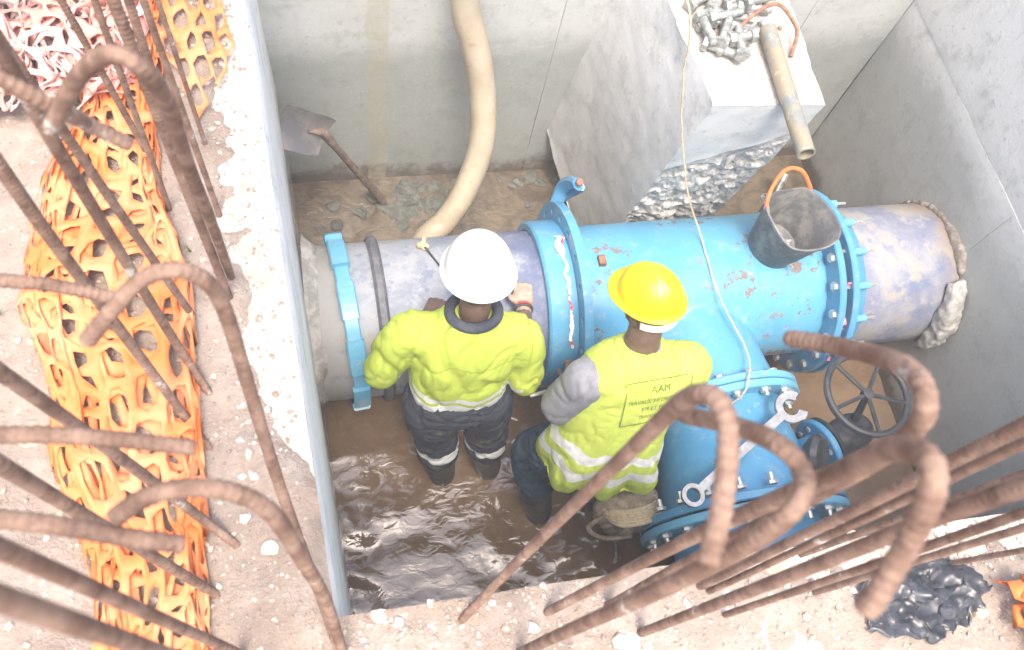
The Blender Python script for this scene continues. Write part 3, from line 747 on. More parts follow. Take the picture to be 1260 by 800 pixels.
for (a, w_) in ((-0.10, 0.10), (0.52, 0.05), (0.95, 0.16), (1.5, 0.10)):
    m = MB(); vs = []; fs = []
    for i in range(10):
        t = i / 9; p, d = radial(AXO(0), (1, 0, 0), a + w_ * (t - .5), 0.425 + 0.012 * math.sin(t * 5), 2.213 + 0.025 * noise.noise(Vector((i * .5, a * 7, 0))))
        ww = 0.008 + 0.01 * abs(noise.noise(Vector((i * .8, a, 4))))
        vs += [p - Vector((ww, 0, 0)), p + Vector((ww, 0, 0)), p + Vector((ww, 0, 0)) + d * .003, p - Vector((ww, 0, 0)) + d * .003]
    for i in range(9):
        for q in range(4): fs.append((i * 4 + q, i * 4 + (q + 1) % 4, i * 4 + 4 + (q + 1) % 4, i * 4 + 4 + q))
    m.add(vs, fs); m.build('torn_tape', 'pink_tape', cp)
m = MB(); m.lathe([(2.23, PR - 0.02), (2.23, PR), (2.97, PR), (2.97, 0)], AXO(0), (1, 0, 0), 72)
rp = m.build('mud_stained_pipe', 'pipe_right'); tag(rp, 'purple blue pipe caked in brown mud running into the right wall', 'pipe')
m = MB()
for i in range(64):
    a = 2 * PI * i / 64; p, d = radial(AXO(0), (1, 0, 0), a, PR + 0.004, XR - 0.004)
    r_2 = 0.016 + 0.024 * max(0, fb(p, 5) + 0.15)
    ell(m, p, (r_2, r_2, r_2), (0, 1, 0), (0, 0, 1), 10, 6)
me = remeshed(m, 0.009, 3, lambda c, n: 0.008 * fb(c, 16)); me.materials.append(MATS['mud_grey']); link('mud_collar', me, rp)
# lump of wet rag and mortar stuffed under the pipe end
m = MB(); vs = []
for i in range(14):
    t = i / 13; a = math.radians(-38 - 66 * t)
    p, d = radial(AXO(0), (1, 0, 0), -a, PR + 0.035, XR - 0.045)
    m.tube([p - Vector((0.05, 0, 0)), p + Vector((0.04, 0, 0))], 0.022 + 0.026 * math.sin(PI * t), 10)
me = remeshed(m, 0.011, 4, lambda c, n: 0.022 * fb(c, 8) + 0.006 * noise.noise(c * 45))
me.materials.append(MATS['mortar_white']); tag(link('mortar_lump', me), 'pale crumpled lump of mortar packed under the mud stained pipe end', 'mortar')

# ------------------------------------------------------------------ hose, shovel, string
hp = [Vector((0.56, 3.1, 2.46)), Vector((0.58, 2.86, 2.44)), Vector((0.60, 2.66, 2.2)), Vector((0.615, 2.60, 1.8)), at_y(572, 0, 2.58), at_y(585, 60, 2.53), at_y(594, 120, 2.47), at_y(592, 180, 2.38), at_y(572, 235, 2.28), at_y(548, 272, 2.2), at_y(520, 300, 2.13), Vector((0.36, 2.02, -0.06))]
hp = resample(catmull(hp, 14), 0.0085)
m = MB(); m.tube(hp, [0.0575 + (0.005 if i % 2 else 0) for i in range(len(hp))], 20)
k = NT('hose_skin', 0.5, spec=0.35)
n1, n2 = k.noise(4, 5, 0.65), k.noise(25, 5, 0.7)
z = k.sep(k.pos)[2]
c = k.mix(k.ramp(n1, 0.4, 0.65), (0.40, 0.33, 0.235), (0.49, 0.42, 0.31)); c = k.mix(k.math('MULTIPLY', k.ramp(n2, 0.56, 0.7), 0.5), c, (0.30, 0.20, 0.10))
c = k.mix(k.math('MULTIPLY', k.ramp(k.math('ADD', z, n1), 0.55, 1.1, inv=True), 0.55), c, (0.33, 0.29, 0.21)); k.col(c)
tag(m.build('suction_hose', 'hose_skin', sharp=False), 'thick beige corrugated hose hanging down into the muddy water', 'hose')

sh = empty('shovel', (0.33, 2.58, -0.05), 'upturned shovel with grey blade leaning against the left wall', 'shovel')
hb, ht = Vector((0.34, 2.57, -0.08)), Vector((0.02, 2.47, 0.76))
m = MB(); m.tube([hb, hb.lerp(ht, 0.3) + Vector((0.004, 0, 0)), hb.lerp(ht, 0.65), ht], [0.020, 0.020, 0.019, 0.018], 10); m.build('handle', 'old_wood', sh)
dx = (ht - hb).normalized(); up = Vector((0.10, -0.55, 0.45)); up = (up - dx * up.dot(dx)).normalized(); sd = dx.cross(up)
m = MB(); vs = []; fs = []
NU, NV = 10, 10
b0 = ht - dx * 0.03
dxx = (dx + Vector((-0.75, 0, -0.15))).normalized(); sd = Vector((0.05, -0.30, -0.95)); sd = (sd - dxx * sd.dot(dxx)).normalized(); up = sd.cross(dxx)
if up.y > 0: up = -up
for lay in (0, 1):
    for j in range(NV + 1):
        for i in range(NU + 1):
            u = i / NU; v = j / NV * 2 - 1
            wd = 0.105 * (1 - 0.15 * max(0, u - 0.75) ** 2 * 16 * 0.3) * (0.9 + 0.1 * min(1, u * 6))
            p = b0 + dxx * (u * 0.25) + sd * v * wd + up * (0.025 * v * v + 0.012 * math.sin(u * PI) - lay * 0.003)
            vs.append(p)
N_ = (NU + 1) * (NV + 1)
for j in range(NV):
    for i in range(NU):
        q = j * (NU + 1) + i; fs.append((q, q + 1, q + NU + 2, q + NU + 1)); fs.append((N_ + q, N_ + q + NU + 1, N_ + q + NU + 2, N_ + q + 1))
rim = list(range(NU + 1)) + [j * (NU + 1) + NU for j in range(1, NV + 1)] + [NV * (NU + 1) + i for i in range(NU - 1, -1, -1)] + [j * (NU + 1) for j in range(NV - 1, 0, -1)]
for a, b in zip(rim, rim[1:] + rim[:1]): fs.append((a, b, N_ + b, N_ + a))
m.add(vs, fs, True); m.build('blade', 'shovel_steel', sh)
m = MB(); m.tube([ht - dx * 0.10, ht, b0 + dxx * 0.10 + up * 0.012], [0.023, 0.022, 0.008], 10); m.build('socket', 'old_wood', sh)

sp = [Vector((1.0, 2.80, 2.425)), Vector((1.03, 2.70, 2.43)), Vector((1.10, 2.3, 2.2)), at(848, 10, 1.98), at(841, 90, 1.70), at(839, 160, 1.42), at(846, 235, 1.12), at(860, 282, 0.925), at(880, 350, 0.900), at(900, 395, 0.875), at(916, 425, 0.865), at(922, 445, 0.885), at(921, 463, 0.945), at(917, 482, 0.93), at(900, 497, 0.86), at(880, 508, 0.85)]
m = MB(); pp = resample(catmull(sp, 8), 0.012); pp = [p + Vector((noise.noise(p * 20), noise.noise(p * 23 + Vector((3, 0, 0))), 0)) * 0.003 for p in pp]
m.tube(pp, 0.0036, 6); tag(m.build('guide_string', 'string'), 'thin tan string hanging past the concrete block onto the blue tee', 'string')

# ------------------------------------------------------------------ bucket and its contents
bk = empty('bucket', (1.935, 1.64, 0.885), 'dusty black rubber bucket with orange handle standing on the blue tee', 'bucket')
bo = Vector((1.935, 1.64, 0.885)); bax = Vector((0.05, -0.10, 1)).normalized()
m = MB(); m.lathe([(0.0, 0), (0.0, 0.110), (0.01, 0.116), (0.25, 0.148), (0.258, 0.157), (0.27, 0.157), (0.273, 0.151), (0.265, 0.145), (0.02, 0.106), (0.018, 0)], bo, bax, 40)
for i, v in enumerate(m.v):
    v = Vector(v); hgt = (v - bo).dot(bax) / 0.28
    m.v[i] = tuple(v + Vector((-0.018, 0.012, 0)) * max(0, hgt) ** 2 * math.sin(3 * math.atan2(v.y - bo.y, v.x - bo.x)))
m.build('bucket_shell', 'bucket_rubber', bk)
rc = bo + bax * 0.265
hpnts = [rc + Vector((-0.150, 0.060, 0.0)), rc + Vector((-0.13, 0.12, 0.05)), rc + Vector((-0.06, 0.19, 0.09)), rc + Vector((0.02, 0.19, 0.08)), rc + Vector((0.075, 0.145, 0.02)), rc + Vector((0.09, 0.135, -0.02))]
m = MB(); m.tube(catmull(hpnts, 8), 0.009, 8); m.build('bucket_handle', 'orange_handle', bk)

def bolt_proto(length, r, mat):
    root = bpy.data.objects.new('bolt', None)
    m = MB(); m.lathe([(0, 0), (0, r * 1.75), (r * 1.1, r * 1.75), (r * 1.3, r * 1.5), (r * 1.3, 0)], (0, 0, 0), (1, 0, 0), 6, smooth=False); h = m.mesh('bolt_head'); h.materials.append(MATS[mat])
    m = MB(); pr = [(r * 1.2, r)]
    n_ = 14
    for i in range(n_): pr += [(r * 1.3 + length * (i + .3) / n_, r * (1.0 if i < 5 else 1.04)), (r * 1.3 + length * (i + .8) / n_, r * (1.0 if i < 5 else 0.9))]
    pr.append((r * 1.3 + length, 0)); m.lathe(pr, (0, 0, 0), (1, 0, 0), 10); s_ = m.mesh('bolt_shank'); s_.materials.append(MATS[mat])
    m = MB(); m.lathe([(length * .72, r), (length * .72, r * 1.75), (length * .72 + r * 1.5, r * 1.75), (length * .72 + r * 1.5, r)], (0, 0, 0), (1, 0, 0), 6, smooth=False); n2 = m.mesh('bolt_nut'); n2.materials.append(MATS[mat])
    return h, s_, n2
BIG = bolt_proto(0.13, 0.0175, 'zinc_dull'); SMALL = bolt_proto(0.075, 0.009, 'zinc')
def place_bolt(kit, loc, d, roll, label, group, nut=True):
    o = bpy.data.objects.new('bolt', None); COL.objects.link(o); o.empty_display_size = 0.02
    q = Vector(d).normalized().to_track_quat('X', 'Z'); o.rotation_mode = 'QUATERNION'; o.rotation_quaternion = q; o.location = loc
    tag(o, label, 'bolt', group)
    for nm, me in zip(('head', 'shank', 'nut'), kit):
        if nm == 'nut' and not nut: continue
        c_ = bpy.data.objects.new(nm, me); COL.objects.link(c_); c_.parent = o
for (dx_, dy_, hz, d) in ((-0.03, -0.05, 0.03, (0.6, -0.4, 0.1)), (0.02, -0.06, 0.035, (0.2, -1, 0.15)), (0.05, -0.03, 0.04, (-0.5, 0.8, 0.2)), (-0.01, -0.02, 0.05, (1, 0.2, -0.1)), (-0.06, 0.0, 0.05, (0.5, 0.8, 0.05))):
    place_bolt(SMALL, bo + Vector((dx_, dy_, hz)), d, 0, 'small zinc bolt lying in the black bucket', 'bolts in the bucket')
m = MB(); m.tube([bo + Vector((-0.11, 0.09, 0.25)), bo + Vector((-0.06, -0.02, 0.10)), bo + Vector((-0.04, -0.05, 0.05))], [0.011, 0.010, 0.009], 8)
m.lathe([(0, 0.006), (0, 0.016), (0.012, 0.016), (0.012, 0.006)], bo + Vector((-0.115, 0.098, 0.255)), Vector((-0.4, 0.6, 1)), 8)
tag(m.build('socket_bar', 'zinc'), 'bright steel bar standing up inside the black bucket', 'tool')

# ------------------------------------------------------------------ things on the block
BT = 1.606
spots = [(866, 20, 40), (872, 42, -75), (885, 20, 10), (893, 28, -20), (905, 8, 5), (890, 45, 60), (903, 36, -8), (910, 22, 170), (915, 45, -170), (880, 58, -30), (898, 55, 15), (912, 58, 80), (878, 8, 95), (920, 10, -5), (868, 30, -85), (903, 48, 200), (858, 2, 30), (930, 0, 10), (895, -6, 120), (912, -10, 60)]
for i, (px, py, a) in enumerate(spots):
    p = at(px, py, BT + 0.024 + (0.028 if i % 3 == 2 else 0))
    d = Vector((math.cos(math.radians(a)), math.sin(math.radians(a)), 0.02 * ((i * 7) % 5 - 2)))
    place_bolt(BIG, p - d * 0.05, d, 0, 'thick galvanised bolt in the heap on the white block top', 'bolts heaped on the block', nut=i % 4 == 0)
ta, tb = at(944, 36, BT + 0.036), at(992, 190, BT + 0.036)
m = MB(); d = (tb - ta).normalized(); L = (tb - ta).length
m.lathe([(0.0, 0.028), (0, 0.034), (L, 0.034), (L, 0.028), (0.0, 0.028)], ta, d, 20)
k = NT('scaffold_tube', 0.6, 0.2)
n1, n2 = k.noise(10, 5, 0.7), k.noise(30, 5, 0.75)
c = k.mix(k.ramp(n1, 0.45, 0.58), (0.30, 0.26, 0.18), (0.20, 0.22, 0.22)); c = k.mix(k.math('MULTIPLY', k.ramp(n2, 0.55, 0.68), 0.6), c, (0.50, 0.47, 0.40)); k.col(c); k.bump(n2, 0.4, 0.004)
tag(m.build('steel_tube', 'scaffold_tube'), 'short stained steel tube overhanging the white block edge', 'tube')
rp_ = [at(888, 62, BT + .008), at(903, 42, BT + .045), at(925, 20, BT + .075), at(948, 6, BT + .10), at(962, 8, BT + .11), at(976, 26, BT + .085), at(981, 42, BT + .05), at(973, 70, BT + .008)]
m = MB(); m.tube(catmull(rp_, 6), 0.008, 8); tag(m.build('bent_rod', 'rusty_rod'), 'thin rusty bent rod arching over the bolts on the block', 'rod')
for (px, py, s_, mt) in ((937, 30, 0.022, 'zinc_dull'), (946, 1, 0.035, 'stone_white'), (960, 33, 0.012, 'stone_tan')):
    o = bpy.data.objects.new('loose_nut' if mt == 'zinc_dull' else 'stone', rock_mesh('stone', px, mt)); COL.objects.link(o); o.location = at(px, py, BT + s_ * 0.8); o.scale = (s_,) * 3
    tag(o, {'zinc_dull': 'battered steel nut by the end of the steel tube', 'stone_white': 'pale lump lying behind the bent rod on the block', 'stone_tan': 'tiny tan stone beside the steel tube on the block'}[mt], 'nut' if mt == 'zinc_dull' else 'stone')
# rod standing in the mud behind the bucket
a, b = at(945, 262, 0.02), at(966, 214, 0.16)
m = MB(); m.tube([a, b], 0.017, 8); m.tube([b - (b - a).normalized() * 0.05, b], 0.026, 10); tag(m.build('steel_pin', 'zinc_dull'), 'short steel pin lying in the mud behind the black bucket', 'pin')

# spanner
sr = empty('spanner', at(852, 610, 0.9), 'large chrome combination spanner resting across the blue valve body', 'spanner')
e0, e1 = at(852, 610, 0.905), at(972, 502, 0.925)
d = (e1 - e0).normalized(); nrm = Vector((-0.15, -0.1, 1)); nrm = (nrm - d * nrm.dot(d)).normalized(); sd = nrm.cross(d)
def flat_poly(outline, th, holes=None):
    bm = bmesh.new(); n = len(outline)
    return outline
m = MB(); L = (e1 - e0).length
m.lathe([(-0.014, 0.028), (-0.014, 0.043), (0.014, 0.045), (0.014, 0.028), (-0.014, 0.028)], e0, nrm, 24); m.build('ring_end', 'chrome_steel', sr)
def bar(mb, a, b, w0, w1, th):
    q = []
    for p, w_ in ((a, w0), (b, w1)):
        for sx, sz in ((-1, -1), (1, -1), (1, 1), (-1, 1)): q.append(p + sd * w_ * sx + nrm * th * sz)
    mb.add(q, [(0, 1, 2, 3), (4, 7, 6, 5), (0, 4, 5, 1), (1, 5, 6, 2), (2, 6, 7, 3), (3, 7, 4, 0)])
m = MB(); bar(m, e0 + d * 0.032, e0 + d * (L - 0.05), 0.016, 0.019, 0.009); m.build('shaft', 'chrome_steel', sr)
# open jaw: a C-shaped plate
m = MB(); ja = e0 + d * (L + 0.0); jd = math.radians(-18); ang0, ang1 = jd + 0.62, jd + 2 * PI - 0.62
pts = []; NJ = 20
for i in range(NJ + 1):
    a = ang0 + (ang1 - ang0) * i / NJ
    ro = 0.064 if 0.12 < i / NJ < 0.88 else 0.072
    flat = 0.034
    for r_2 in (flat, ro):
        for z_ in (-0.010, 0.010): pts.append(ja + d * math.cos(a) * r_2 + sd * math.sin(a) * r_2 + nrm * z_)
fs = []
for i in range(NJ):
    b = i * 4
    for p, q in ((0, 1), (1, 3), (3, 2), (2, 0)): fs.append((b + p, b + q, b + 4 + q, b + 4 + p))
fs += [(0, 1, 3, 2), (NJ * 4, NJ * 4 + 2, NJ * 4 + 3, NJ * 4 + 1)]
m.add(pts, fs); m.build('open_jaw', 'chrome_steel', sr)

# ------------------------------------------------------------------ workers
def limb(mb, pts, rad, sides=16, n=6):
    P_ = catmull(pts, n); m_ = len(pts) - 1; R = []
    for i in range(len(P_)):
        t = i / n; a = min(int(t), m_ - 1); R.append(rad[a] + (rad[a + 1] - rad[a]) * (t - a))
    mb.tube(P_, R, sides)
    ell(mb, P_[0], (R[0],) * 3, (0, 1, 0), (0, 0, 1)); ell(mb, P_[-1], (R[-1],) * 3, (0, 1, 0), (0, 0, 1))
def hand(mb, wrist, d, pn, side):
    """wrist point, pointing direction, palm normal, side +1 when the thumb lies along d x pn"""
    d = Vector(d).normalized(); pn = Vector(pn); pn = (pn - d * pn.dot(d)).normalized(); s_ = d.cross(pn) * side; w_ = Vector(wrist)
    ell(mb, w_ + d * 0.045, (0.043, 0.055, 0.018), d, pn)
    for i, (o, L) in enumerate(((0.030, 0.078), (0.010, 0.085), (-0.011, 0.08), (-0.031, 0.062))):
        r0 = w_ + d * 0.078 + s_ * o
        mb.tube([r0 - d * 0.02, r0, r0 + d * L * 0.42 + pn * 0.006, r0 + d * L * 0.66 + pn * L * 0.34, r0 + d * L * 0.55 + pn * L * 0.68], [0.0105, 0.0105, 0.0098, 0.009, 0.007], 10)
    r0 = w_ + d * 0.022 + s_ * 0.030
    mb.tube([r0 - s_ * 0.012, r0 + s_ * 0.018 + d * 0.018, r0 + s_ * 0.030 + d * 0.045 + pn * 0.012, r0 + s_ * 0.026 + d * 0.066 + pn * 0.022], [0.014, 0.013, 0.011, 0.008], 10)
def head(mb, c, f, u=(0, 0, 1)):
    c = Vector(c); f = Vector(f).normalized(); u = Vector(u); u = (u - f * u.dot(f)).normalized(); l = f.cross(u)
    ell(mb, c + u * 0.025 - f * 0.01, (0.076, 0.096, 0.098), f, u); ell(mb, c - u * 0.045 + f * 0.022, (0.060, 0.072, 0.075), f, u)
    ell(mb, c - u * 0.105 + f * 0.062, (0.030, 0.028, 0.022), f, u)                     # chin
    mb.tube([c + f * 0.092 + u * 0.020, c + f * 0.108 - u * 0.020, c + f * 0.110 - u * 0.032], [0.009, 0.013, 0.014], 8)   # nose
    ell(mb, c + f * 0.092 - u * 0.065, (0.026, 0.012, 0.009), f, u)                     # lips
    for s_ in (-1, 1):
        ell(mb, c + l * 0.080 * s_ - f * 0.005 - u * 0.008, (0.011, 0.020, 0.033), f + l * 0.35 * s_, u)  # ears
        ell(mb, c + l * 0.033 * s_ + f * 0.085 + u * 0.024, (0.022, 0.010, 0.008), f, u)                # brow
def hard_hat(parent, c, f, u, mat, ridge=True, brim=0.0, sc=1.0, peak=0.045):
    """shell with brim, peak towards f"""
    c = Vector(c); f = Vector(f).normalized(); u = Vector(u); u = (u - f * u.dot(f)).normalized(); l = f.cross(u)
    prof = [(0.0, 1.0), (0.10, 0.99), (0.25, 0.965), (0.42, 0.90), (0.58, 0.80), (0.74, 0.65), (0.87, 0.45), (0.96, 0.22), (1.0, 0.0)]
    vs = []; fs = []; seg = 56
    def ring(t, r, off=0.0):
        for j in range(seg):
            a = 2 * PI * j / seg; ca, sa = math.cos(a), math.sin(a)
            h = t * 0.135 * sc
            if ridge and 0.3 < t:
                x = abs(ca * r); k_ = smooth01((t - 0.3) / 0.3)
                h += 0.009 * k_ * (smooth01((0.20 - x) / 0.07)) + 0.005 * k_ * smooth01((0.07 - abs(x - 0.40)) / 0.05)
            vs.append(c + l * ca * r * 0.116 * sc + f * sa * r * 0.138 * sc + u * (h + off))
    def brim_ring(extra, drop):
        for j in range(seg):
            a = 2 * PI * j / seg; ca, sa = math.cos(a), math.sin(a)
            e = extra * (0.012 + brim + peak * max(0, sa) ** 2)
            vs.append(c + l * ca * (0.116 * sc + e * 0.9) + f * sa * (0.138 * sc + e) + u * (-drop * (0.6 + 0.6 * max(0, sa))))
    brim_ring(0.9, 0.016); brim_ring(1.0, 0.012); brim_ring(0.95, 0.006); brim_ring(0.2, 0.0)
    for t, r in prof: ring(t, r)
    nr = 4 + len(prof)
    for i in range(nr - 1):
        for j in range(seg):
            q = (j + 1) % seg; fs.append((i * seg + j, i * seg + q, (i + 1) * seg + q, (i + 1) * seg + j))
    for j in range(seg):   # inside, seen from below
        a = 2 * PI * j / seg; vs.append(c + l * math.cos(a) * 0.108 * sc + f * math.sin(a) * 0.128 * sc - u * 0.002)
    b = nr * seg
    for j in range(seg): q = (j + 1) % seg; fs.append((j, b + j, b + q, q))
    fs.append(tuple(range(b, b + seg)))
    m = MB(); m.add(vs, fs, True); o = m.build('hard_hat', mat, parent, sharp=False)
    return o
def set_band(me, fn):
    a = me.attributes.new('band', 'FLOAT', 'POINT'); a.data.foreach_set('value', [fn(v.co) for v in me.vertices])
def folds(sc, amp, aniso=(1, 1, 1)):
    A = Vector(aniso)
    def f(c, n):
        p = Vector((c.x * A.x, c.y * A.y, c.z * A.z))
        q = p + Vector((noise.noise(p * 3.1), noise.noise(p * 3.1 + Vector((4, 4, 4))), 0)) * 0.06
        a_, b_ = noise.noise(q * sc), noise.noise(q * sc * 1.7 + Vector((3, 8, 1)))
        return amp * (0.75 * noise.noise(p * sc * 0.45 + Vector((9, 2, 4))) + 0.35 - 0.75 * math.exp(-(a_ / 0.10) ** 2) - 0.45 * math.exp(-(b_ / 0.09) ** 2))
    return f
def clothes(parent, name, mb, mat, voxel=0.009, sm=6, fold=None, band=None):
    me = remeshed(mb, voxel, sm, fold); me.materials.append(MATS[mat])
    if band: set_band(me, band)
    return link(name, me, parent)
def boot(parent, ank, top, fdir, mat='boot_rubber'):
    ank, top = Vector(ank), Vector(top); f = Vector(fdir).normalized()
    m = MB(); m.tube([ank + Vector((0, 0, -0.02)), ank + Vector((0, 0, 0.06)), ank.lerp(top, 0.5), top, top], [0.058, 0.060, 0.074, 0.086, 0.078], 20)
    m.tube([ank - f * 0.055 + Vector((0, 0, -0.055)), ank + f * 0.03 + Vector((0, 0, -0.05)), ank + f * 0.12 + Vector((0, 0, -0.065)), ank + f * 0.185 + Vector((0, 0, -0.075))], [0.045, 0.055, 0.052, 0.035], 16)
    return clothes(parent, 'boot', m, mat, 0.008, 4, folds(9, 0.004, (1, 1, 2)))
def eyes(parent, c, f, u=(0, 0, 1)):
    c = Vector(c); f = Vector(f).normalized(); u = Vector(u); u = (u - f * u.dot(f)).normalized(); l = f.cross(u)
    for s_ in (-1, 1):
        m = MB(); ell(m, c + l * 0.033 * s_ + f * 0.080 + u * 0.008, (0.013,) * 3, f, u, 12, 8); m.build('eye', 'strap_white', parent)

# --- worker in the white helmet
def worker_a():
    p = empty('person', (0.53, 1.03, -0.13), 'worker in white helmet and long sleeved yellow jacket standing at the pale pipe', 'person')
    hc, hf, hu = Vector((0.462, 1.25, 1.555)), Vector((0.12, 1, -0.35)), Vector((0.02, 0.30, 1))
    sR, eR, wR = Vector((0.628, 1.155, 1.285)), Vector((0.672, 1.105, 1.03)), Vector((0.742, 1.415, 0.955))
    sL, eL, wL = Vector((0.245, 1.19, 1.32)), Vector((0.155, 1.175, 1.075)), Vector((0.36, 1.40, 0.93))
    hR, kR, aR = Vector((0.535, 1.10, 0.84)), Vector((0.60, 1.12, 0.44)), Vector((0.645, 1.02, -0.03))
    hL, kL, aL = Vector((0.335, 1.10, 0.84)), Vector((0.375, 1.12, 0.44)), Vector((0.425, 1.02, -0.03))
    b = MB(); head(b, hc, hf, hu)
    limb(b, [hc - hu * 0.05, Vector((0.455, 1.195, 1.47)), Vector((0.45, 1.19, 1.34))], [0.056, 0.054, 0.05])
    b.rings([((0.435, 1.11, 0.80), .15, .10), ((0.435, 1.12, 0.95), .15, .10), ((0.44, 1.15, 1.2), .15, .095), ((0.445, 1.17, 1.29), .145, .07), ((0.45, 1.185, 1.37), .055, .045)])
    for s_, e, w_ in ((sR, eR, wR), (sL, eL, wL)): limb(b, [s_, s_.lerp(e, .5), e, e.lerp(w_, .4), w_], [.06, .052, .044, .043, .029])
    for h_, k_, a in ((hR, kR, aR), (hL, kL, aL)):
        limb(b, [h_, k_, a], [.085, .058, .042]); limb(b, [a, a + Vector((0, .09, -.06)), a + Vector((0, .16, -.07))], [.04, .036, .025])
    hand(b, wR, Vector((0.15, 1, -0.10)), (0.1, 0, -1), 1); hand(b, wL, Vector((0.5, 1, -0.15)), (0, 0, -1), -1)
    me = remeshed(b, 0.0058, 3); me.materials.append(MATS['skin']); me.materials.append(MATS['skin_dusty'])
    mi = [1 if min((f_.center - wR).dot(wR - eR), 1) > -0.012 and (f_.center - wR).length < 0.24 else 0 for f_ in me.polygons]
    me.polygons.foreach_set('material_index', mi)
    bo_ = link('body', me, p); eyes(p, hc, hf, hu)
    # jacket
    ax0 = Vector((0.43, 1.12, 0.965)); axd = (Vector((0.445, 1.18, 1.38)) - ax0).normalized()
    j = MB(); j.rings([((0.428, 1.12, 0.955), .176, .122), ((0.428, 1.125, 1.0), .182, .128), ((0.428, 1.135, 1.09), .184, .130), ((0.435, 1.15, 1.21), .190, .128), ((0.44, 1.165, 1.30), .188, .110), ((0.445, 1.175, 1.37), .14, .088), ((0.45, 1.185, 1.425), .078, .07)])
    eR2 = eR + (wR - eR).normalized() * 0.06; eL2 = eL + (wL - eL).normalized() * 0.10
    limb(j, [Vector((.56, 1.16, 1.29)), sR, sR.lerp(eR, .5) + Vector((.012, -.01, 0)), eR + Vector((.004, -.015, 0)), eR2], [.080, .072, .070, .067, .062])
    limb(j, [Vector((.31, 1.17, 1.31)), sL, sL.lerp(eL, .5) + Vector((-.015, -.01, 0)), eL + Vector((-.01, -.015, 0)), eL2], [.080, .076, .074, .070, .062])
    def band(c):
        if (c - eR2).length < 0.10 and (c - eR2).dot((wR - eR).normalized()) > 0.028: return 2.0
        d = c.x - 0.43
        if abs(d) > 0.23: return 1.0
        t = (c - ax0).dot(axd)
        return t + 0.012 * math.sin(d * 38) + 0.008 * noise.noise(c * 14)
    mat_vis('jacket_yellow', (0.40, 0.49, 0.075), [(-0.06, 0.052, (0.74, 0.74, 0.73)), (0.072, 0.104, (0.62, 0.63, 0.63)), (0.296, 0.301, (0.27, 0.33, 0.04)), (1.9, 2.1, (0.7, 0.7, 0.7))])
    fa_, fb_ = folds(4.4, 0.013, (1.5, 1, 0.6)), folds(8, 0.004, (1.6, 1, 0.7))
    f1 = lambda c, n: fa_(c, n) + fb_(c, n)
    clothes(p, 'jacket', j, 'jacket_yellow', 0.007, 4, f1, band)
    m = MB(); n_ = 28; cpt = Vector((0.452, 1.19, 1.443))
    m.tube([cpt + Vector((math.cos(2 * PI * i / n_) * .082, math.sin(2 * PI * i / n_) * .074, -0.022 * math.sin(2 * PI * i / n_))) for i in range(n_ + 1)], 0.019, 10, caps=False); m.build('collar', 'navy_cloth', p, sharp=False)
    # trousers
    t = MB(); t.rings([((0.435, 1.12, 1.0), .170, .118), ((0.435, 1.115, 0.92), .188, .135), ((0.435, 1.105, 0.82), .190, .135)])
    for h_, k_, a, dx_ in ((hR, kR, aR, 1), (hL, kL, aL, -1)): limb(t, [h_, h_.lerp(k_, .5), k_, k_.lerp(a, .42)], [.120, .114, .098, .092])
    def leg_band(c): return c.z + 0.02 * noise.noise(c * 9)
    mat_vis('trousers_navy', (0.045, 0.052, 0.068), [(0.285, 0.335, (0.68, 0.68, 0.67))])
    clothes(p, 'trousers', t, 'trousers_navy', 0.009, 5, folds(8, 0.015, (1, 1, 1.5)), leg_band)
    for a, k_ in ((aR, kR), (aL, kL)): boot(p, a, a.lerp(k_, 0.62) , (0, 1, 0))
    hard_hat(p, hc + Vector(hu).normalized() * 0.045, hf, hu, 'helmet_white', ridge=False, brim=0.002, sc=0.98, peak=0.025)
    m = MB(); d = (wR - eR).normalized(); c = wR - d * 0.012; u = d.orthogonal().normalized(); v = d.cross(u)
    m.tube([c + (u * math.cos(2 * PI * i / 20) + v * math.sin(2 * PI * i / 20)) * 0.031 for i in range(21)], 0.0085, 8, caps=False); wb = m.build('wrist_band', 'rubber', p)
    m = MB(); m.tube([c + d * .014 + (u * math.cos(2 * PI * i / 20) + v * math.sin(2 * PI * i / 20)) * 0.032 for i in range(21)], 0.004, 6, caps=False); m.build('red_cord', 'watch_red', wb)
worker_a()

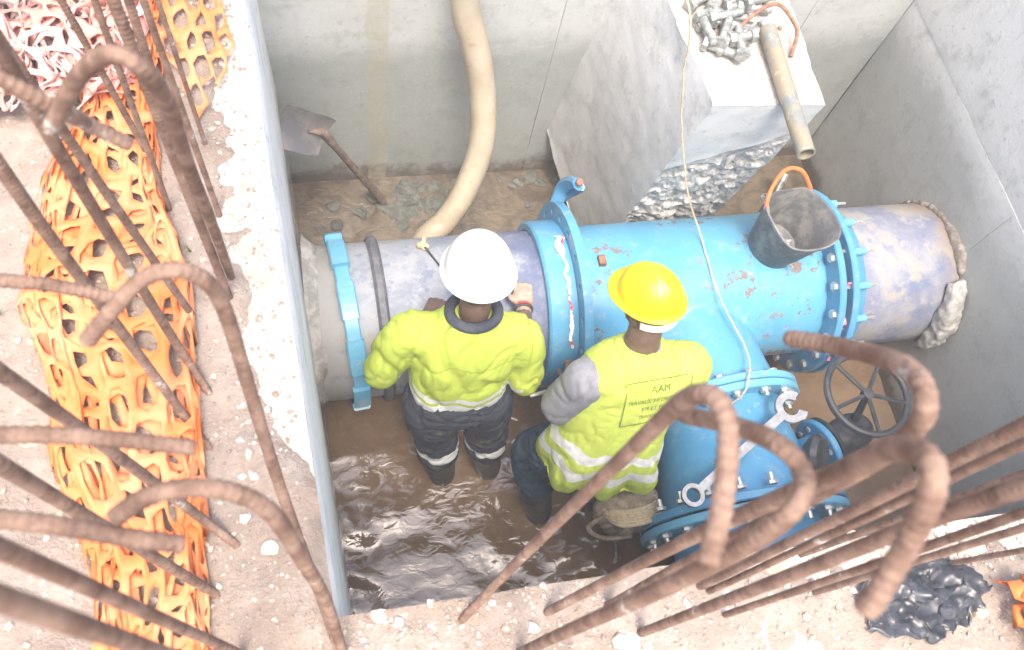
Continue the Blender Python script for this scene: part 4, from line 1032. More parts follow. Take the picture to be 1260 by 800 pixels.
# --- worker in the yellow helmet
def worker_b():
    p = empty('person', (1.0, 0.76, -0.13), 'worker in yellow helmet, grey shirt and sleeveless reflective vest printed with letters', 'person')
    hc, hf, hu = Vector((1.032, 1.115, 1.525)), Vector((-0.55, 0.82, -0.30)), Vector((-0.16, 0.30, 1))
    sL, eL, wL = Vector((0.85, 0.965, 1.275)), Vector((0.782, 0.955, 1.04)), Vector((0.89, 1.06, 0.93))
    sR, eR, wR = Vector((1.20, 0.975, 1.30)), Vector((1.28, 1.02, 1.05)), Vector((1.12, 1.10, 0.93))
    hL, kL, aL = Vector((0.88, 0.87, 0.80)), Vector((0.79, 0.95, 0.44)), Vector((0.855, 0.775, -0.03))
    hR, kR, aR = Vector((1.06, 0.83, 0.80)), Vector((1.10, 0.93, 0.44)), Vector((1.14, 0.80, -0.03))
    b = MB(); head(b, hc, hf, hu)
    limb(b, [hc - Vector(hu) * 0.04, Vector((1.022, 1.045, 1.43)), Vector((1.018, 1.0, 1.30))], [0.060, 0.060, 0.08])
    b.rings([((0.97, 0.86, 0.78), .14, .10), ((0.98, 0.88, 0.95), .145, .10), ((1.0, 0.95, 1.18), .16, .11), ((1.015, 0.98, 1.31), .165, .085), ((1.02, 1.01, 1.38), .07, .06)])
    for s_, e, w_ in ((sR, eR, wR), (sL, eL, wL)): limb(b, [s_, s_.lerp(e, .5), e, e.lerp(w_, .4), w_], [.062, .055, .046, .045, .030])
    for h_, k_, a in ((hR, kR, aR), (hL, kL, aL)):
        limb(b, [h_, k_, a], [.085, .058, .042]); limb(b, [a, a + Vector((-.02, .09, -.06)), a + Vector((-.03, .16, -.07))], [.04, .036, .025])
    hand(b, wL, Vector((0.2, 1, -0.1)), (0, 0, -1), 1); hand(b, wR, Vector((-0.3, 1, -0.1)), (0, 0, -1), -1)
    me = remeshed(b, 0.0058, 3); me.materials.append(MATS['skin']); link('body', me, p); eyes(p, hc, hf, hu)
    s_ = MB(); s_.rings([((0.97, 0.86, 0.82), .175, .125), ((0.98, 0.89, 1.0), .18, .13), ((1.0, 0.95, 1.18), .185, .13), ((1.015, 0.98, 1.28), .165, .095), ((1.02, 1.01, 1.345), .10, .06), ((1.022, 1.03, 1.405), .068, .062)])
    limb(s_, [sL.lerp(Vector((1.015, .98, 1.27)), .3), sL, sL.lerp(eL, .5), sL.lerp(eL, .92)], [.078, .085, .082, .076])
    limb(s_, [sR.lerp(eR, .2), sR.lerp(eR, .5), sR.lerp(eR, .92)], [.07, .078, .074])
    clothes(p, 'shirt', s_, 'grey_shirt', 0.009, 5, folds(5, 0.008, (1.6, 1, 0.8)))
    # vest
    lat = (1.0, -0.22, 0)
    ax0 = Vector((0.975, 0.80, 0.76)); axd = (Vector((1.02, 1.0, 1.38)) - ax0).normalized()
    v = MB(); v.rings([((0.975, 0.805, 0.735), .235, .150, lat), ((0.975, 0.815, 0.80), .235, .155, lat), ((0.975, 0.84, 0.90), .220, .155, lat), ((0.985, 0.875, 1.02), .198, .140, lat), ((1.0, 0.935, 1.18), .190, .136, (1, -.1, 0)), ((1.018, 0.975, 1.29), .200, .130, (1, 0, 0)), ((1.02, 1.0, 1.36), .155, .105, (1, 0, 0)), ((1.022, 1.02, 1.405), .090, .080, (1, 0, 0))])
    limb(v, [Vector((1.12, .985, 1.30)), Vector((1.20, .975, 1.295)), Vector((1.222, .975, 1.25))], [.085, .092, .088])
    def flare(c, n):
        t = smooth01((1.0 - c.z) / 0.25); a = math.atan2(c.y - 0.83, c.x - 0.975)
        return folds(5, 0.008, (1.5, 1, 0.6))(c, n) + folds(10, 0.003, (1.5, 1, 0.8))(c, n) + t * 0.022 * math.sin(a * 7 + 0.6)
    def band(c):
        t = (c - ax0).dot(axd); a = math.atan2(c.y - 0.83, c.x - 0.975)
        return t + 0.014 * math.sin(a * 7 + 0.2) + 0.006 * noise.noise(c * 12)
    mat_vis('vest_yellow', (0.45, 0.54, 0.10), [(0.075, 0.132, (0.68, 0.68, 0.67)), (0.182, 0.238, (0.68, 0.68, 0.67))])
    vest = clothes(p, 'vest', v, 'vest_yellow', 0.007, 4, flare, band)
    # print on the back of the vest
    bvh = BVHTree.FromObject(vest, bpy.context.evaluated_depsgraph_get())
    C0 = at(803, 499, 1.24); ex = at(858, 497, 1.2) - at(770, 513, 1.2); ex.z = 0; ex.normalize(); 
    view = (C0 - Vector((0.35, 0.2, 3.2))).normalized(); ey = ex.cross(view); ey = -ey if ey.z < 0 else ey; ey.normalize(); vw = (ex.cross(ey)).normalized()
    def press(me, off):
        for q in me.vertices:
            s0_ = C0 + ex * q.co.x + ey * q.co.y
            for sg in (1, -1):
                hit = bvh.ray_cast(s0_ - vw * sg * 0.5, vw * sg)
                if hit[0] is not None and hit[1].dot(Vector((0, -0.5, 1))) > 0:
                    q.co = hit[0] + hit[1] * 0.0035; break
            else: q.co = s0_
        me.update()
    def line_text(txt, size, yoff):
        cu = bpy.data.curves.new('t', 'FONT'); cu.body = txt; cu.size = size; cu.align_x = 'CENTER'; cu.resolution_u = 3
        o = bpy.data.objects.new('t', cu); COL.objects.link(o)
        me = bpy.data.meshes.new_from_object(o.evaluated_get(bpy.context.evaluated_depsgraph_get())); bpy.data.objects.remove(o)
        for q in me.vertices: q.co.y += yoff
        bm = bmesh.new(); bm.from_mesh(me); bmesh.ops.triangulate(bm, faces=bm.faces); bmesh.ops.subdivide_edges(bm, edges=[e for e in bm.edges if e.calc_length() > 0.006], cuts=2); bmesh.ops.triangulate(bm, faces=bm.faces); bm.to_mesh(me); bm.free()
        press(me, 1); me.materials.clear(); me.materials.append(MATS['print_ink']); link('print', me, vest)
    line_text('AAM', 0.034, 0.045); line_text('TRAVAUX HYDRAULIQUES', 0.019, 0.014); line_text('BTP ET DIVERS', 0.019, -0.012); line_text('TRAVAUX PUBLICS', 0.016, -0.036)
    fr = MB(); W_, H_, th = 0.125, 0.088, 0.0014
    for (xa, ya, xb, yb) in ((-W_, H_, W_, H_), (-W_, -H_ * .6, W_, -H_ * .6), (-W_, -H_ * .6, -W_, H_), (W_, -H_ * .6, W_, H_)):
        n_ = 30
        for i in range(n_):
            t0, t1 = i / n_, (i + 1) / n_; a = Vector((xa + (xb - xa) * t0, ya + (yb - ya) * t0, 0)); c = Vector((xa + (xb - xa) * t1, ya + (yb - ya) * t1, 0))
            nn = Vector((-(c - a).y, (c - a).x, 0)).normalized() * th; fr.add([a + nn, a - nn, c - nn, c + nn], [(0, 1, 2, 3)])
    me = bpy.data.meshes.new('print_frame'); me.from_pydata(fr.v, [], fr.f); press(me, 1); me.materials.append(MATS['print_ink']); link('print_frame', me, vest)
    t = MB(); t.rings([((0.97, 0.87, 0.90), .165, .12, lat), ((0.97, 0.855, 0.80), .185, .135, lat), ((0.97, 0.85, 0.74), .185, .135, lat)])
    for h_, k_, a in ((hR, kR, aR), (hL, kL, aL)): limb(t, [h_, h_.lerp(k_, .5), k_, k_.lerp(a, .40)], [.118, .112, .094, .084])
    clothes(p, 'trousers', t, 'teal_cloth', 0.009, 5, folds(8, 0.015, (1, 1, 1.5)))
    for a, k_ in ((aR, kR), (aL, kL)): boot(p, a, a.lerp(k_, 0.72), (-0.2, 1, 0))
    hat = hard_hat(p, hc + Vector(hu).normalized() * 0.052, hf, hu, 'helmet_yellow', ridge=True, brim=0.0, sc=0.86, peak=0.03)
    f = Vector(hf).normalized(); u = Vector(hu); u = (u - f * u.dot(f)).normalized(); l = f.cross(u); m = MB(); vs = []; fs = []
    n_ = 24
    for i in range(n_ + 1):
        a = PI * 1.10 + PI * 0.80 * i / n_
        for (r_2, hh) in ((0.090, 0.022), (0.096, 0.022), (0.092, -0.012), (0.086, -0.012)):
            vs.append(hc + l * math.cos(a) * r_2 + f * (math.sin(a) * (r_2 + 0.016)) + u * (hh - 0.010))
    for i in range(n_):
        for q in range(4): fs.append((i * 4 + q, i * 4 + (q + 1) % 4, i * 4 + 4 + (q + 1) % 4, i * 4 + 4 + q))
    m.add(vs, fs, True); m.build('nape_strap', 'strap_white', hat)
    # bar in his hand
    m = MB(); c = wL + Vector((0.02, 0.07, -0.01)); m.tube([at(652, 487, 0.95), at(690, 478, 0.95), at(722, 470, 0.95)], 0.009, 8)
    tag(m.build('steel_bar', 'chrome_steel'), 'thin bright steel bar held by the yellow helmet worker', 'bar')
    # tool bag slung behind him
    bg_ = empty('tool_bag', (1.12, 0.63, 0.40), 'brown canvas bag with coiled straps hanging behind the yellow helmet worker', 'bag')
    m = MB(); cb = Vector((1.115, 0.645, 0.53)); ell(m, cb, (0.145, 0.085, 0.115), (0.15, -1, 0.35), (0, 0.35, 1)); ell(m, cb + Vector((0.02, -0.045, -0.05)), (0.12, 0.06, 0.075), (0.1, -1, 0.1), (0, 0, 1))
    clothes(bg_, 'bag_body', m, 'canvas', 0.009, 4, folds(10, 0.016))
    for i in range(6):
        m = MB(); y_ = 0.012 * i
        m.tube(catmull([cb + Vector((-0.125 + .006 * i, 0.01 - y_, 0.03 + .004 * i)), cb + Vector((-0.06, -0.03 - y_, 0.095)), cb + Vector((0.03, -0.035 - y_, 0.105 + .003 * i)), cb + Vector((0.12, -0.005 - y_, 0.06))], 6), 0.0075, 6); m.build('strap', 'canvas_strap', bg_)
    m = MB(); m.tube(catmull([cb + Vector((-0.11, -0.03, 0.06)), cb + Vector((-0.17, -0.06, -0.02)), cb + Vector((-0.10, -0.10, -0.075)), cb + Vector((0.02, -0.11, -0.06))], 8), 0.010, 8); m.build('bag_handle', 'canvas', bg_)
worker_b()

# ------------------------------------------------------------------ reinforcing bars
DBAR = 0.020
def rebar(pts, label, r=0.0082):
    pp = resample(catmull(pts, 10), 0.0021); n = len(pp)
    R = [r * (0.945, 0.945, 0.96, 1.075)[i % 4] for i in range(n)]
    R[0] = R[-1] = r * 0.9
    m = MB(); m.tube(pp, R, 9); o = m.build('reinforcing_bar', 'rebar_rust', sharp=False)
    return tag(o, label, 'rebar', 'rusty starter bars round the pit')
def rebar_px(base, path, label):
    b = at(*base, G); pts = [b - Vector((0, 0, 0.06)), b] + [at_depth(x, y, DBAR * FPX / w_) for x, y, w_ in path]
    return rebar(pts, label)
def rebar_up(base, second, label, top=3.42, hook=(-1, 0.1, 0), r=0.0080):
    b = at(*base, G); best = None
    for i in range(100):
        z = 2.62 + i * 0.01; q = at(*second, z); e = (q - b).xy.length / (z - G)
        if best is None or e < best[0]: best = (e, q)
    d = (best[1] - b); d /= d.z
    h = Vector(hook).normalized(); t = b + d * (top - G)
    pts = [b - Vector((0, 0, 0.06)), b, b + d * (top - G) * 0.5, t, t + h * 0.018 + Vector((0, 0, 0.045)), t + h * 0.065 + Vector((0, 0, 0.066)), t + h * 0.112 + Vector((0, 0, 0.045)), t + h * 0.13, t + h * 0.13 - Vector((0, 0, 0.12))]
    return rebar(pts, label, r)
LW = 'rusty bar on the left wall, '
NWL = 'rusty bar on the near wall, '
rebar_px((285, 343), [(258, 268, 16), (232, 205, 21), (214, 150, 25), (195, 108, 28), (165, 76, 30), (130, 68, 30), (96, 95, 28), (72, 138, 26), (63, 158, 25)], LW + 'big hook bent back over pink mesh')
rebar_px((418, 806), [(397, 742, 14.5), (367, 662, 16), (335, 570, 18), (302, 462, 21), (275, 378, 24), (250, 344, 26), (212, 332, 27), (172, 346, 27), (135, 385, 27), (107, 420, 26)], LW + 'tall hook arching over orange mesh, tip cut square')
rebar_px((424, 812), [(402, 742, 18), (371, 687, 23), (336, 634, 28), (290, 607, 30), (230, 600, 31), (180, 612, 31), (143, 636, 30)], LW + 'low wide hook with cement blob near the corner')
rebar_px((258, 485), [(215, 420, 13.5), (140, 298, 17), (62, 168, 22), (0, 62, 26), (-40, 0, 29), (-95, -10, 30), (-90, 50, 29), (-30, 82, 28), (65, 130, 26), (110, 154, 24), (160, 178, 23)], LW + 'sixth from the corner, tip above pink mesh')
rebar_px((275, 575), [(222, 505, 13.5), (141, 397, 16.5), (60, 290, 20), (0, 205, 23), (-50, 140, 25), (-105, 170, 25), (-95, 290, 24), (-30, 338, 23), (60, 350, 22), (140, 366, 21)], LW + 'fifth from the corner, tip over orange mesh')
rebar_px((300, 678), [(240, 632, 14.5), (150, 565, 18), (60, 500, 22), (0, 458, 25), (-60, 415, 28), (-120, 440, 30), (-110, 510, 30), (-40, 533, 29), (60, 535, 28), (150, 541, 27), (240, 551, 26)], LW + 'fourth from the pit corner, long level hook tip')
rebar_px((315, 762), [(250, 722, 14.5), (150, 662, 19), (60, 608, 23), (0, 572, 27), (-60, 535, 30), (-130, 560, 33), (-120, 625, 33), (-40, 635, 32), (60, 645, 31), (150, 660, 30), (225, 670, 29)], LW + 'third from the pit corner, thick level hook tip')
rebar_up((300, 806), (0, 676), LW + 'second from the pit corner', 3.5, r=0.0066)
rebar_up((330, 848), (0, 738), LW + 'first from the pit corner', 3.62, r=0.0066)
rebar_up((241, 395), (80, 165), LW + 'straight over the folded mesh', r=0.007)
rebar_up((284, 372), (150, 30), LW + 'thick one close behind the big hook', r=0.008)
rebar_up((210, 262), (116, 0), LW + 'thin dark one in the mesh pile', r=0.006)
rebar_up((270, 265), (176, 0), LW + 'beside the bare pebble', r=0.006)
rebar_up((254, 182), (194, 0), LW + 'pale one furthest along the wall', r=0.005)
rebar_up((225, 205), (158, 0), LW + 'between the mesh pile and the loose net edge', r=0.008)
rebar_up((190, 205), (75, 0), LW + 'beside the pink net', r=0.0065)
rebar_px((567, 764), [(630, 698, 14.5), (690, 638, 18), (760, 570, 23), (820, 512, 28), (850, 488, 32), (880, 490, 34), (896, 530, 35), (889, 620, 36), (870, 697, 37)], NWL + 'its hook dropping over the vest')
rebar_px((600, 820), [(640, 803, 14), (700, 776, 19), (790, 736, 25), (880, 692, 30), (948, 652, 33), (985, 615, 34), (988, 580, 33), (955, 545, 32), (900, 523, 29), (838, 510, 26)], NWL + 'open hook looping over the spanner')
rebar_px((670, 755), [(760, 708, 16), (850, 662, 21), (950, 617, 27), (1050, 573, 34), (1100, 552, 39), (1140, 562, 42), (1148, 600, 43), (1122, 660, 41), (1092, 712, 40), (1066, 752, 39)], NWL + 'long hook end hanging above the black plastic')
rebar_px((745, 748), [(840, 695, 17), (960, 633, 22), (1060, 577, 28), (1122, 532, 33), (1140, 492, 35), (1115, 452, 33), (1050, 430, 29), (970, 416, 26)], NWL + 'hook end pointing at the hand wheel')
rebar_up((788, 779), (1255, 600), NWL + 'thick one with its foot on bare earth', hook=(0.1, -1, 0))
rebar_up((860, 722), (1257, 527), NWL + 'upper of the close pair crossing the right wall', hook=(0.1, -1, 0), r=0.0078)
rebar_up((872, 728), (1257, 549), NWL + 'lower of the close pair crossing the right wall', hook=(0.1, -1, 0), r=0.006)
rebar_up((891, 757), (1257, 634), NWL + 'grazing the black plastic', hook=(0.1, -1, 0), r=0.006)
rebar_up((1000, 730), (1255, 651), NWL + 'cement crusted one behind the black plastic', hook=(0.1, -1, 0), r=0.006)
rebar_up((985, 683), (1255, 585), NWL + 'cement crusted one at the pit edge', hook=(0.1, -1, 0), r=0.006)
rebar_up((1162, 695), (1255, 678), NWL + 'short pale one by the loose orange scrap', hook=(0.1, -1, 0), r=0.0055)

# ------------------------------------------------------------------ barrier mesh, plastic, stones
def net(name, f, nu, nv, mat, hole=0.64, thick=0.0009):
    """plastic barrier mesh: every oval opening is cut; f(u, v) lays the sheet out in space"""
    vs = []; fs = []
    ring = [(-1, -1), (0, -1), (1, -1), (1, 0), (1, 1), (0, 1), (-1, 1), (-1, 0)]
    for j in range(nv):
        for i in range(nu):
            cu, cv = i + 0.5 + (0.25 if j % 2 else -0.25), j + 0.5
            b = len(vs)
            for (a, c) in ring: vs.append(f((cu + a * .5) / nu, (cv + c * .5) / nv))
            for (a, c) in ring:
                L = 1.0 if a == 0 or c == 0 else 1.26; hh = hole * (0.92 + 0.16 * noise.noise(Vector((i * 1.7, j * 2.3, 1))))
                vs.append(f((cu + a / L * .5 * hh) / nu, (cv + c / L * .5 * hh) / nv))
            for q in range(8):
                w_ = (q + 1) % 8; fs.append((b + q, b + w_, b + 8 + w_, b + 8 + q))
    me = bpy.data.meshes.new(name); me.from_pydata(vs, [], fs); me.materials.append(MATS[mat])
    bm = bmesh.new(); bm.from_mesh(me); bmesh.ops.remove_doubles(bm, verts=bm.verts, dist=0.0004)
    bm.to_mesh(me); bm.free(); me.polygons.foreach_set('use_smooth', [True] * len(me.polygons))
    o = bpy.data.objects.new(name, me); COL.objects.link(o)
    md = o.modifiers.new('thickness', 'SOLIDIFY'); md.thickness = thick
    return o
def lerp_tab(tab, t):
    for (a, *va), (b, *vb) in zip(tab, tab[1:]):
        if t <= b or (b, *vb) == tab[-1]:
            k_ = max(0, min(1, (t - a) / (b - a))); k_ = k_ * k_ * (3 - 2 * k_); return [p + (q - p) * k_ for p, q in zip(va, vb)]
TAB = [(0.0, -0.43, 0.10), (0.22, -0.41, 0.07), (0.42, -0.43, 0.135), (0.62, -0.385, 0.125), (0.78, -0.345, 0.075), (0.88, -0.325, 0.07), (1.0, -0.31, 0.09)]
def bundle(passes, seed, lift):
    def f(u, v):
        c, hw = lerp_tab(TAB, u); ph = v * passes; k_ = int(ph); fr = ph - k_; tri = fr if k_ % 2 == 0 else 1 - fr
        y = 1.66 - 1.80 * u
        p = Vector((u * 1.8, v * 1.1, seed)); e = 2 * tri - 1
        x = c + hw * math.sin(e * PI / 2 * 0.96) * (1.05 - 0.07 * k_) + 0.035 * noise.noise(p * 4.1) + 0.012 * noise.noise(p * 11)
        y += 0.05 * noise.noise(p * 3.3 + Vector((4, 0, 0))) + 0.02 * noise.noise(p * 9) + 0.03 * e * (1 if k_ % 2 else -1)
        z = ground_z(x, y) + 0.008 + lift + 0.010 * k_ + 0.026 * (1 - e * e) * (0.45 + 0.9 * abs(noise.noise(p * 2.7))) + 0.018 * noise.noise(p * 7 + Vector((0, 5, 0)))
        return Vector((x, y, max(z, ground_z(x, y) + 0.004)))
    return f
tag(net('barrier_mesh', bundle(2.3, 1.0, 0.0), 22, 16, 'orange_plastic', 0.88), 'long folded orange barrier mesh lying on the earth beside the left wall', 'barrier mesh')
tag(net('barrier_mesh', bundle(1.25, 7.3, 0.012), 20, 9, 'orange_plastic', 0.87), 'upper layer of orange barrier mesh crumpled on the longer one', 'barrier mesh')
def flat_strip(u, v):
    a = at(212, -40, G).lerp(at(292, 62, G), u) + (at(206, 60, G) - at(236, -20, G)) * 0 ; 
    p0, p1 = at(255, -45, G), at(292, 70, G); q0, q1 = at(165, -10, G), at(243, 150, G)
    p = p0.lerp(p1, u).lerp(q0.lerp(q1, u), v); n_ = Vector((u * 2, v * 2, 3))
    p.x += 0.012 * noise.noise(n_ * 3); p.y += 0.012 * noise.noise(n_ * 3.7)
    p.z = max(ground_z(p.x, p.y), G) + 0.022 + 0.016 * noise.noise(n_ * 2.2); return p
tag(net('barrier_mesh', flat_strip, 5, 4, 'orange_plastic', 0.76), 'wide holed orange mesh edge lying flat on the pale concrete', 'barrier mesh')
for (a, b, w_) in (((266, 82), (301, 132), 0.006), ((246, 100), (298, 128), 0.007), ((252, 122), (278, 158), 0.007)):
    pass
def tangle(seed, cx, cy, wx, wy, passes, amp):
    def f(u, v):
        ph = v * passes; k_ = int(ph); fr = ph - k_; tri = fr if k_ % 2 == 0 else 1 - fr; p = Vector((u * 1.3, v * 1.7, seed))
        x = cx + wx * (2 * u - 1) + amp * 1.3 * noise.noise(p * 4.5) + amp * 0.7 * noise.noise(p * 12)
        y = cy + wy * (2 * tri - 1) + amp * 1.3 * noise.noise(p * 5 + Vector((7, 0, 0))) + amp * 0.6 * noise.noise(p * 13)
        z = ground_z(x, y) + 0.02 + 0.018 * k_ + amp * 0.9 * (0.6 + noise.noise(p * 6 + Vector((0, 3, 0))))
        return Vector((x, y, max(z, ground_z(x, y) + 0.004)))
    return f
tag(net('barrier_mesh', tangle(2.5, -0.60, 1.42, 0.23, 0.17, 3.7, 0.055), 22, 28, 'pink_plastic', 0.88, 0.002), 'sun bleached pink and white mesh tangled in a heap on the earth', 'barrier mesh')
tag(net('barrier_mesh', tangle(9.1, 1.265, -0.03, 0.045, 0.075, 1.6, 0.03), 5, 7, 'orange_plastic', 0.62), 'torn orange mesh scrap beside the black plastic', 'barrier mesh')

# crumpled black plastic
m = MB(); vs = []; fs = []; NU, NV = 84, 58
c0 = at(1124, 738, G)
for j in range(NV + 1):
    for i in range(NU + 1):
        u, v = i / NU * 2 - 1, j / NV * 2 - 1
        p = Vector((u * 1.6, v * 1.2, 3.3)); ang = math.atan2(v, u)
        rr = 1 + 0.22 * noise.noise(Vector((math.cos(ang) * 1.7, math.sin(ang) * 1.7, 5))) + 0.10 * noise.noise(Vector((math.cos(ang) * 5, math.sin(ang) * 5, 2)))
        x = c0.x + 0.14 * rr * (u * math.sqrt(1 - v * v / 2)) + 0.015 * noise.noise(p * 4); y = c0.y + 0.072 * rr * (v * math.sqrt(1 - u * u / 2)) + 0.015 * noise.noise(p * 4.4 + Vector((3, 3, 3)))
        e = max(abs(u), abs(v)); wq = p + Vector((noise.noise(p * 1.9), noise.noise(p * 1.9 + Vector((5, 1, 2))), 0)) * 0.5
        h = sum(a_ * (1 - abs(math.sin(kx * wq.x + ky * wq.y + ph))) for a_, kx, ky, ph in ((0.010, 2.3, 0.8, 0.4), (0.009, -1.2, 2.6, 1.7), (0.007, 3.8, -2.4, 0.9), (0.005, 2.8, 5.0, 2.2), (0.0035, -6.4, 3.0, 0.6), (0.003, 5.0, 7.4, 1.4))) * (1 - 0.8 * e ** 3) * 0.52
        vs.append((x, y, ground_z(x, y) + 0.012 + max(0, h)))
for j in range(NV):
    for i in range(NU):
        q = j * (NU + 1) + i; fs.append((q, q + 1, q + NU + 2, q + NU + 1))
m.add(vs, fs, True); o = m.build('plastic_sheet', 'black_plastic', sharp=True); md = o.modifiers.new('thickness', 'SOLIDIFY'); md.thickness = 0.001
tag(o, 'crumpled black plastic sheet lying on the earth under the hooked bars', 'plastic sheet')

ROCKS = {mt: [rock_mesh('stone', 11 + i * 3 + len(mt), mt, fl) for i, fl in enumerate((0.7, 0.55, 0.85, 0.45, 0.65))] for mt in ('stone_white', 'stone_tan', 'chip_grey')}
def top_at(x, y):
    z = ground_z(x, y)
    if (0 < xl(y) - x < TH) or (0 < YN - y < 0.3 and x > xl(y)): z = max(z, G)
    return z
def stone(px, py, s_, mt, label, group=None, k_=None):
    p = at(px, py, G + 0.01); p.z = top_at(p.x, p.y) + s_ * 0.25
    o = bpy.data.objects.new('stone', ROCKS[mt][rnd.randrange(5) if k_ is None else k_]); COL.objects.link(o); o.location = p
    o.scale = (s_ * rnd.uniform(.8, 1.25), s_ * rnd.uniform(.8, 1.2), s_ * rnd.uniform(.7, 1.0)); o.rotation_euler = (rnd.uniform(-.3, .3), rnd.uniform(-.3, .3), rnd.uniform(0, 6.3))
    return tag(o, label, 'stone', group)
stone(287, 240, 0.0085, 'stone_tan', 'round tan pebble on the bare pale wall top')
stone(952, 690, 0.032, 'stone_tan', 'big tan stone on the near wall edge among the bars', k_=0)
stone(1050, 662, 0.018, 'stone_tan', 'tan stone wedged beside the cement crusted bar')
stone(467, 757, 0.015, 'stone_white', 'white flat chunk set in the earth at the pit edge near the corner', k_=3)
stone(490, 766, 0.013, 'stone_white', 'white chunk beside the flat one at the pit edge', k_=1)
stone(530, 742, 0.012, 'stone_white', 'small white chip at the pit edge below the bars')
stone(655, 772, 0.016, 'stone_white', 'pale chip between the feet of the hooked bars')
stone(332, 676, 0.020, 'stone_white', 'white chunk by the foot of the fourth left bar', k_=3)
stone(1183, 735, 0.020, 'stone_tan', 'rounded clod at the end of the black plastic')
stone(1200, 755, 0.018, 'stone_tan', 'clod between black plastic and orange scrap')
stone(762, 790, 0.020, 'stone_white', 'broken white lump at the foot of the long bars')
stone(40, 540, 0.030, 'stone_tan', 'earth clod left of the orange mesh under the level hook')
for (px, py) in ((296, 452), (306, 468), (316, 482), (301, 498), (322, 470), (330, 505), (308, 520), (298, 545), (306, 560), (318, 540), (296, 430), (286, 410), (312, 585), (325, 560), (290, 470), (335, 530), (300, 585), (290, 610), (304, 640), (322, 455), (330, 620), (345, 600)):
    stone(px + rnd.uniform(-3, 3), py + rnd.uniform(-3, 3), rnd.uniform(0.005, 0.012), 'stone_white', 'broken white concrete chip scattered along the left wall top', 'white chips along the left wall')
n_ = 0
while n_ < 46:
    px, py = rnd.uniform(5, 300), rnd.uniform(160, 795)
    if rnd.random() < 0.45: px, py = rnd.uniform(430, 1230), rnd.uniform(720, 798)
    p = at(px, py, G)
    if p.y > YN - 0.02 and p.x > xl(p.y) - 0.02: continue
    stone(px, py, rnd.uniform(0.004, 0.009), rnd.choice(('stone_white', 'stone_tan')), 'small loose stone lying on the bare earth round the pit', 'loose stones on the earth'); n_ += 1
# gravel and crumbs, too small to pick apart
g = MB(); base = bmesh.new(); bmesh.ops.create_icosphere(base, subdivisions=1, radius=1); bv = [v.co.copy() for v in base.verts]; bf = [tuple(v.index for v in f.verts) for f in base.faces]; base.free()
k_ = 0
while k_ < 4200:
    if rnd.random() < 0.62: x, y = xl(0.8) - abs(rnd.gauss(0.02, 0.28)), rnd.uniform(-0.1, 1.8)
    else: x, y = rnd.uniform(-0.1, 1.6), YN - abs(rnd.gauss(0.02, 0.14))
    if y > YN - 0.006 and x > xl(y) - 0.006: continue
    s_ = min(0.0085, 0.0016 + abs(rnd.gauss(0, 0.0022))); z = top_at(x, y) + s_ * 0.2; a = rnd.uniform(0, 6.3); ca, sa = math.cos(a), math.sin(a); st = rnd.uniform(.6, 1.3)
    g.add([(x + (v.x * ca * st - v.y * sa) * s_ * (1 + .3 * rnd.uniform(-1, 1)), y + (v.x * sa * st + v.y * ca) * s_ * (1 + .3 * rnd.uniform(-1, 1)), z + v.z * s_ * .7) for v in bv], bf); k_ += 1
me = bpy.data.meshes.new('gravel'); me.from_pydata(g.v, [], g.f)
k = NT('gravel', 0.95, spec=0.2); n1 = k.noise(60, 2, 0.5); k.col(k.mix(k.ramp(n1, 0.42, 0.58), (0.27, 0.21, 0.17), (0.46, 0.40, 0.345))); me.materials.append(MATS['gravel'])
tag(link('gravel', me), 'fine crumbs of earth and concrete strewn round the pit', 'gravel', kind='stuff')

# mortar chips in the mud behind the pipe
for i in range(95):
    if i < 62: px, py = rnd.gauss(505, 42), rnd.gauss(250, 17)
    else: px, py = rnd.uniform(560, 700), rnd.gauss(218, 9)
    p = at(px, py, 0.01)
    if p.y > YB - 0.03 or p.y < 2.05 or p.x < 0.0: continue
    o = bpy.data.objects.new('mortar_chip', ROCKS['chip_grey'][i % 5]); COL.objects.link(o); s_ = rnd.uniform(0.02, 0.055)
    o.location = (p.x, p.y, s_ * 0.12); o.scale = (s_ * rnd.uniform(.8, 1.6), s_, s_ * 0.35); o.rotation_euler = (rnd.uniform(-.3, .3), rnd.uniform(-.3, .3), rnd.uniform(0, 6.3))
    tag(o, 'grey green mortar chip lying in the mud behind the pipe', 'mortar chip', 'mortar chips in the mud')

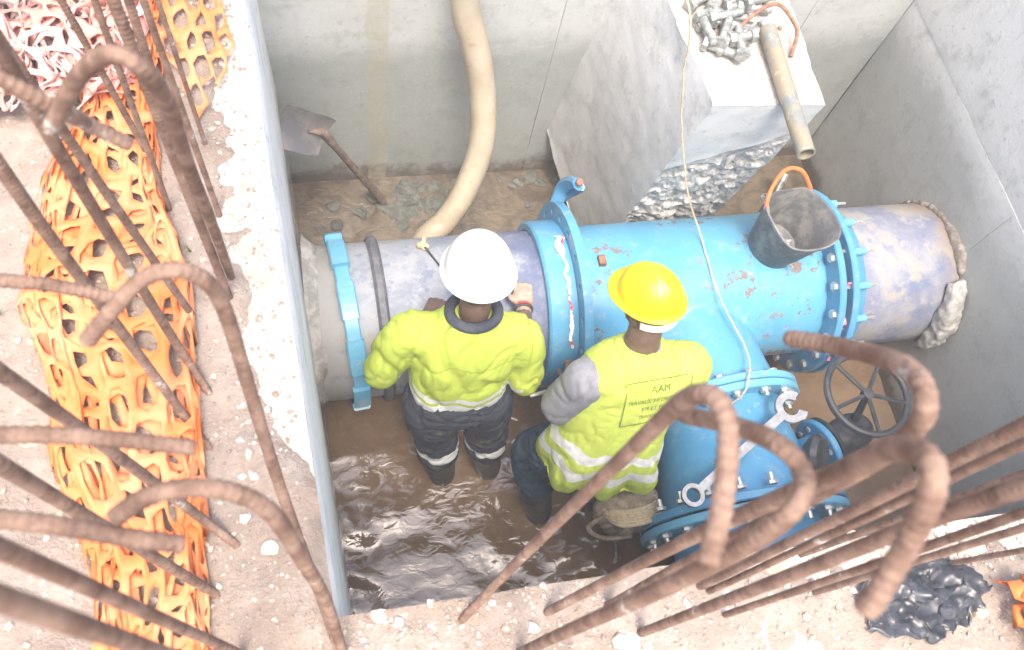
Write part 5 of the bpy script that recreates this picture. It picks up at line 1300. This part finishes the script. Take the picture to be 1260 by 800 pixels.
# little brush left on the pipe beside the white helmet
def on_pipe(px, py, up=0.0):
    best = min(((at(px, py, 0.60 + 0.004 * i)) for i in range(90)), key=lambda p: abs(math.hypot(p.y - PY, p.z - PZ) - PR - up)); return best
br = empty('brush', on_pipe(520, 302), 'small brush with pale tuft and dark stick lying on the pale pipe', 'brush')
a, b = on_pipe(521, 302, 0.014), on_pipe(548, 336, 0.012)
m = MB(); m.tube([a, a.lerp(b, .5), b], [0.006, 0.005, 0.005], 6); m.build('stick', 'rubber', br)
m = MB()
for i in range(9): ell(m, a + Vector((rnd.gauss(0, .011), rnd.gauss(0, .009), rnd.gauss(0.004, .004))), (0.014, 0.012, 0.010), (1, 0, 0), (0, 0, 1), 8, 6)
me = remeshed(m, 0.006, 2, lambda c, n: 0.005 * noise.noise(c * 90)); me.materials.append(MATS['canvas_strap']); link('tuft', me, br)
# a few blades of grass by the mesh
for (px, py, q) in ((236, 315, 1), (266, 262, 2), (10, 398, 3)):
    m = MB(); p = at(px, py, G)
    p.z = top_at(p.x, p.y)
    for i in range(4):
        d = Vector((rnd.uniform(-1, 1), rnd.uniform(-1, 1), 0)) * 0.018; m.tube([p, p + d * .5 + Vector((0, 0, .018)), p + d + Vector((0, 0, .028))], [0.0014, 0.0012, 0.0003], 4)
    MATS.get('grass') or simple('grass', (0.10, 0.20, 0.04), 0.7)
    tag(m.build('grass_tuft', 'grass', sharp=False), ('', 'tiny green grass tuft at the edge of the orange mesh', 'tiny grass tuft beside the tan pebble on the wall', 'tiny grass tuft on open earth left of the mesh')[q], 'grass')

# ------------------------------------------------------------------ thin volume added to lift the blacks like veiling lens glare
m = MB(); m.box((0, 0, 1.05), (110, 110, 6.1))
hz = m.build('haze', 'gravel'); hz.data.materials.clear()
hm = bpy.data.materials.new('glare_veil'); hm.use_nodes = True; t_ = hm.node_tree; t_.nodes.clear()
o_ = t_.nodes.new('ShaderNodeOutputMaterial'); v_ = t_.nodes.new('ShaderNodeVolumePrincipled')
v_.inputs['Color'].default_value = (0.95, 0.95, 0.95, 1); v_.inputs['Density'].default_value = 0.016; v_.inputs['Anisotropy'].default_value = 0.0
t_.links.new(v_.outputs[0], o_.inputs['Volume']); hz.data.materials.append(hm); tag(hz, 'thin even haze volume added for the look of lens glare', 'haze', kind='stuff')
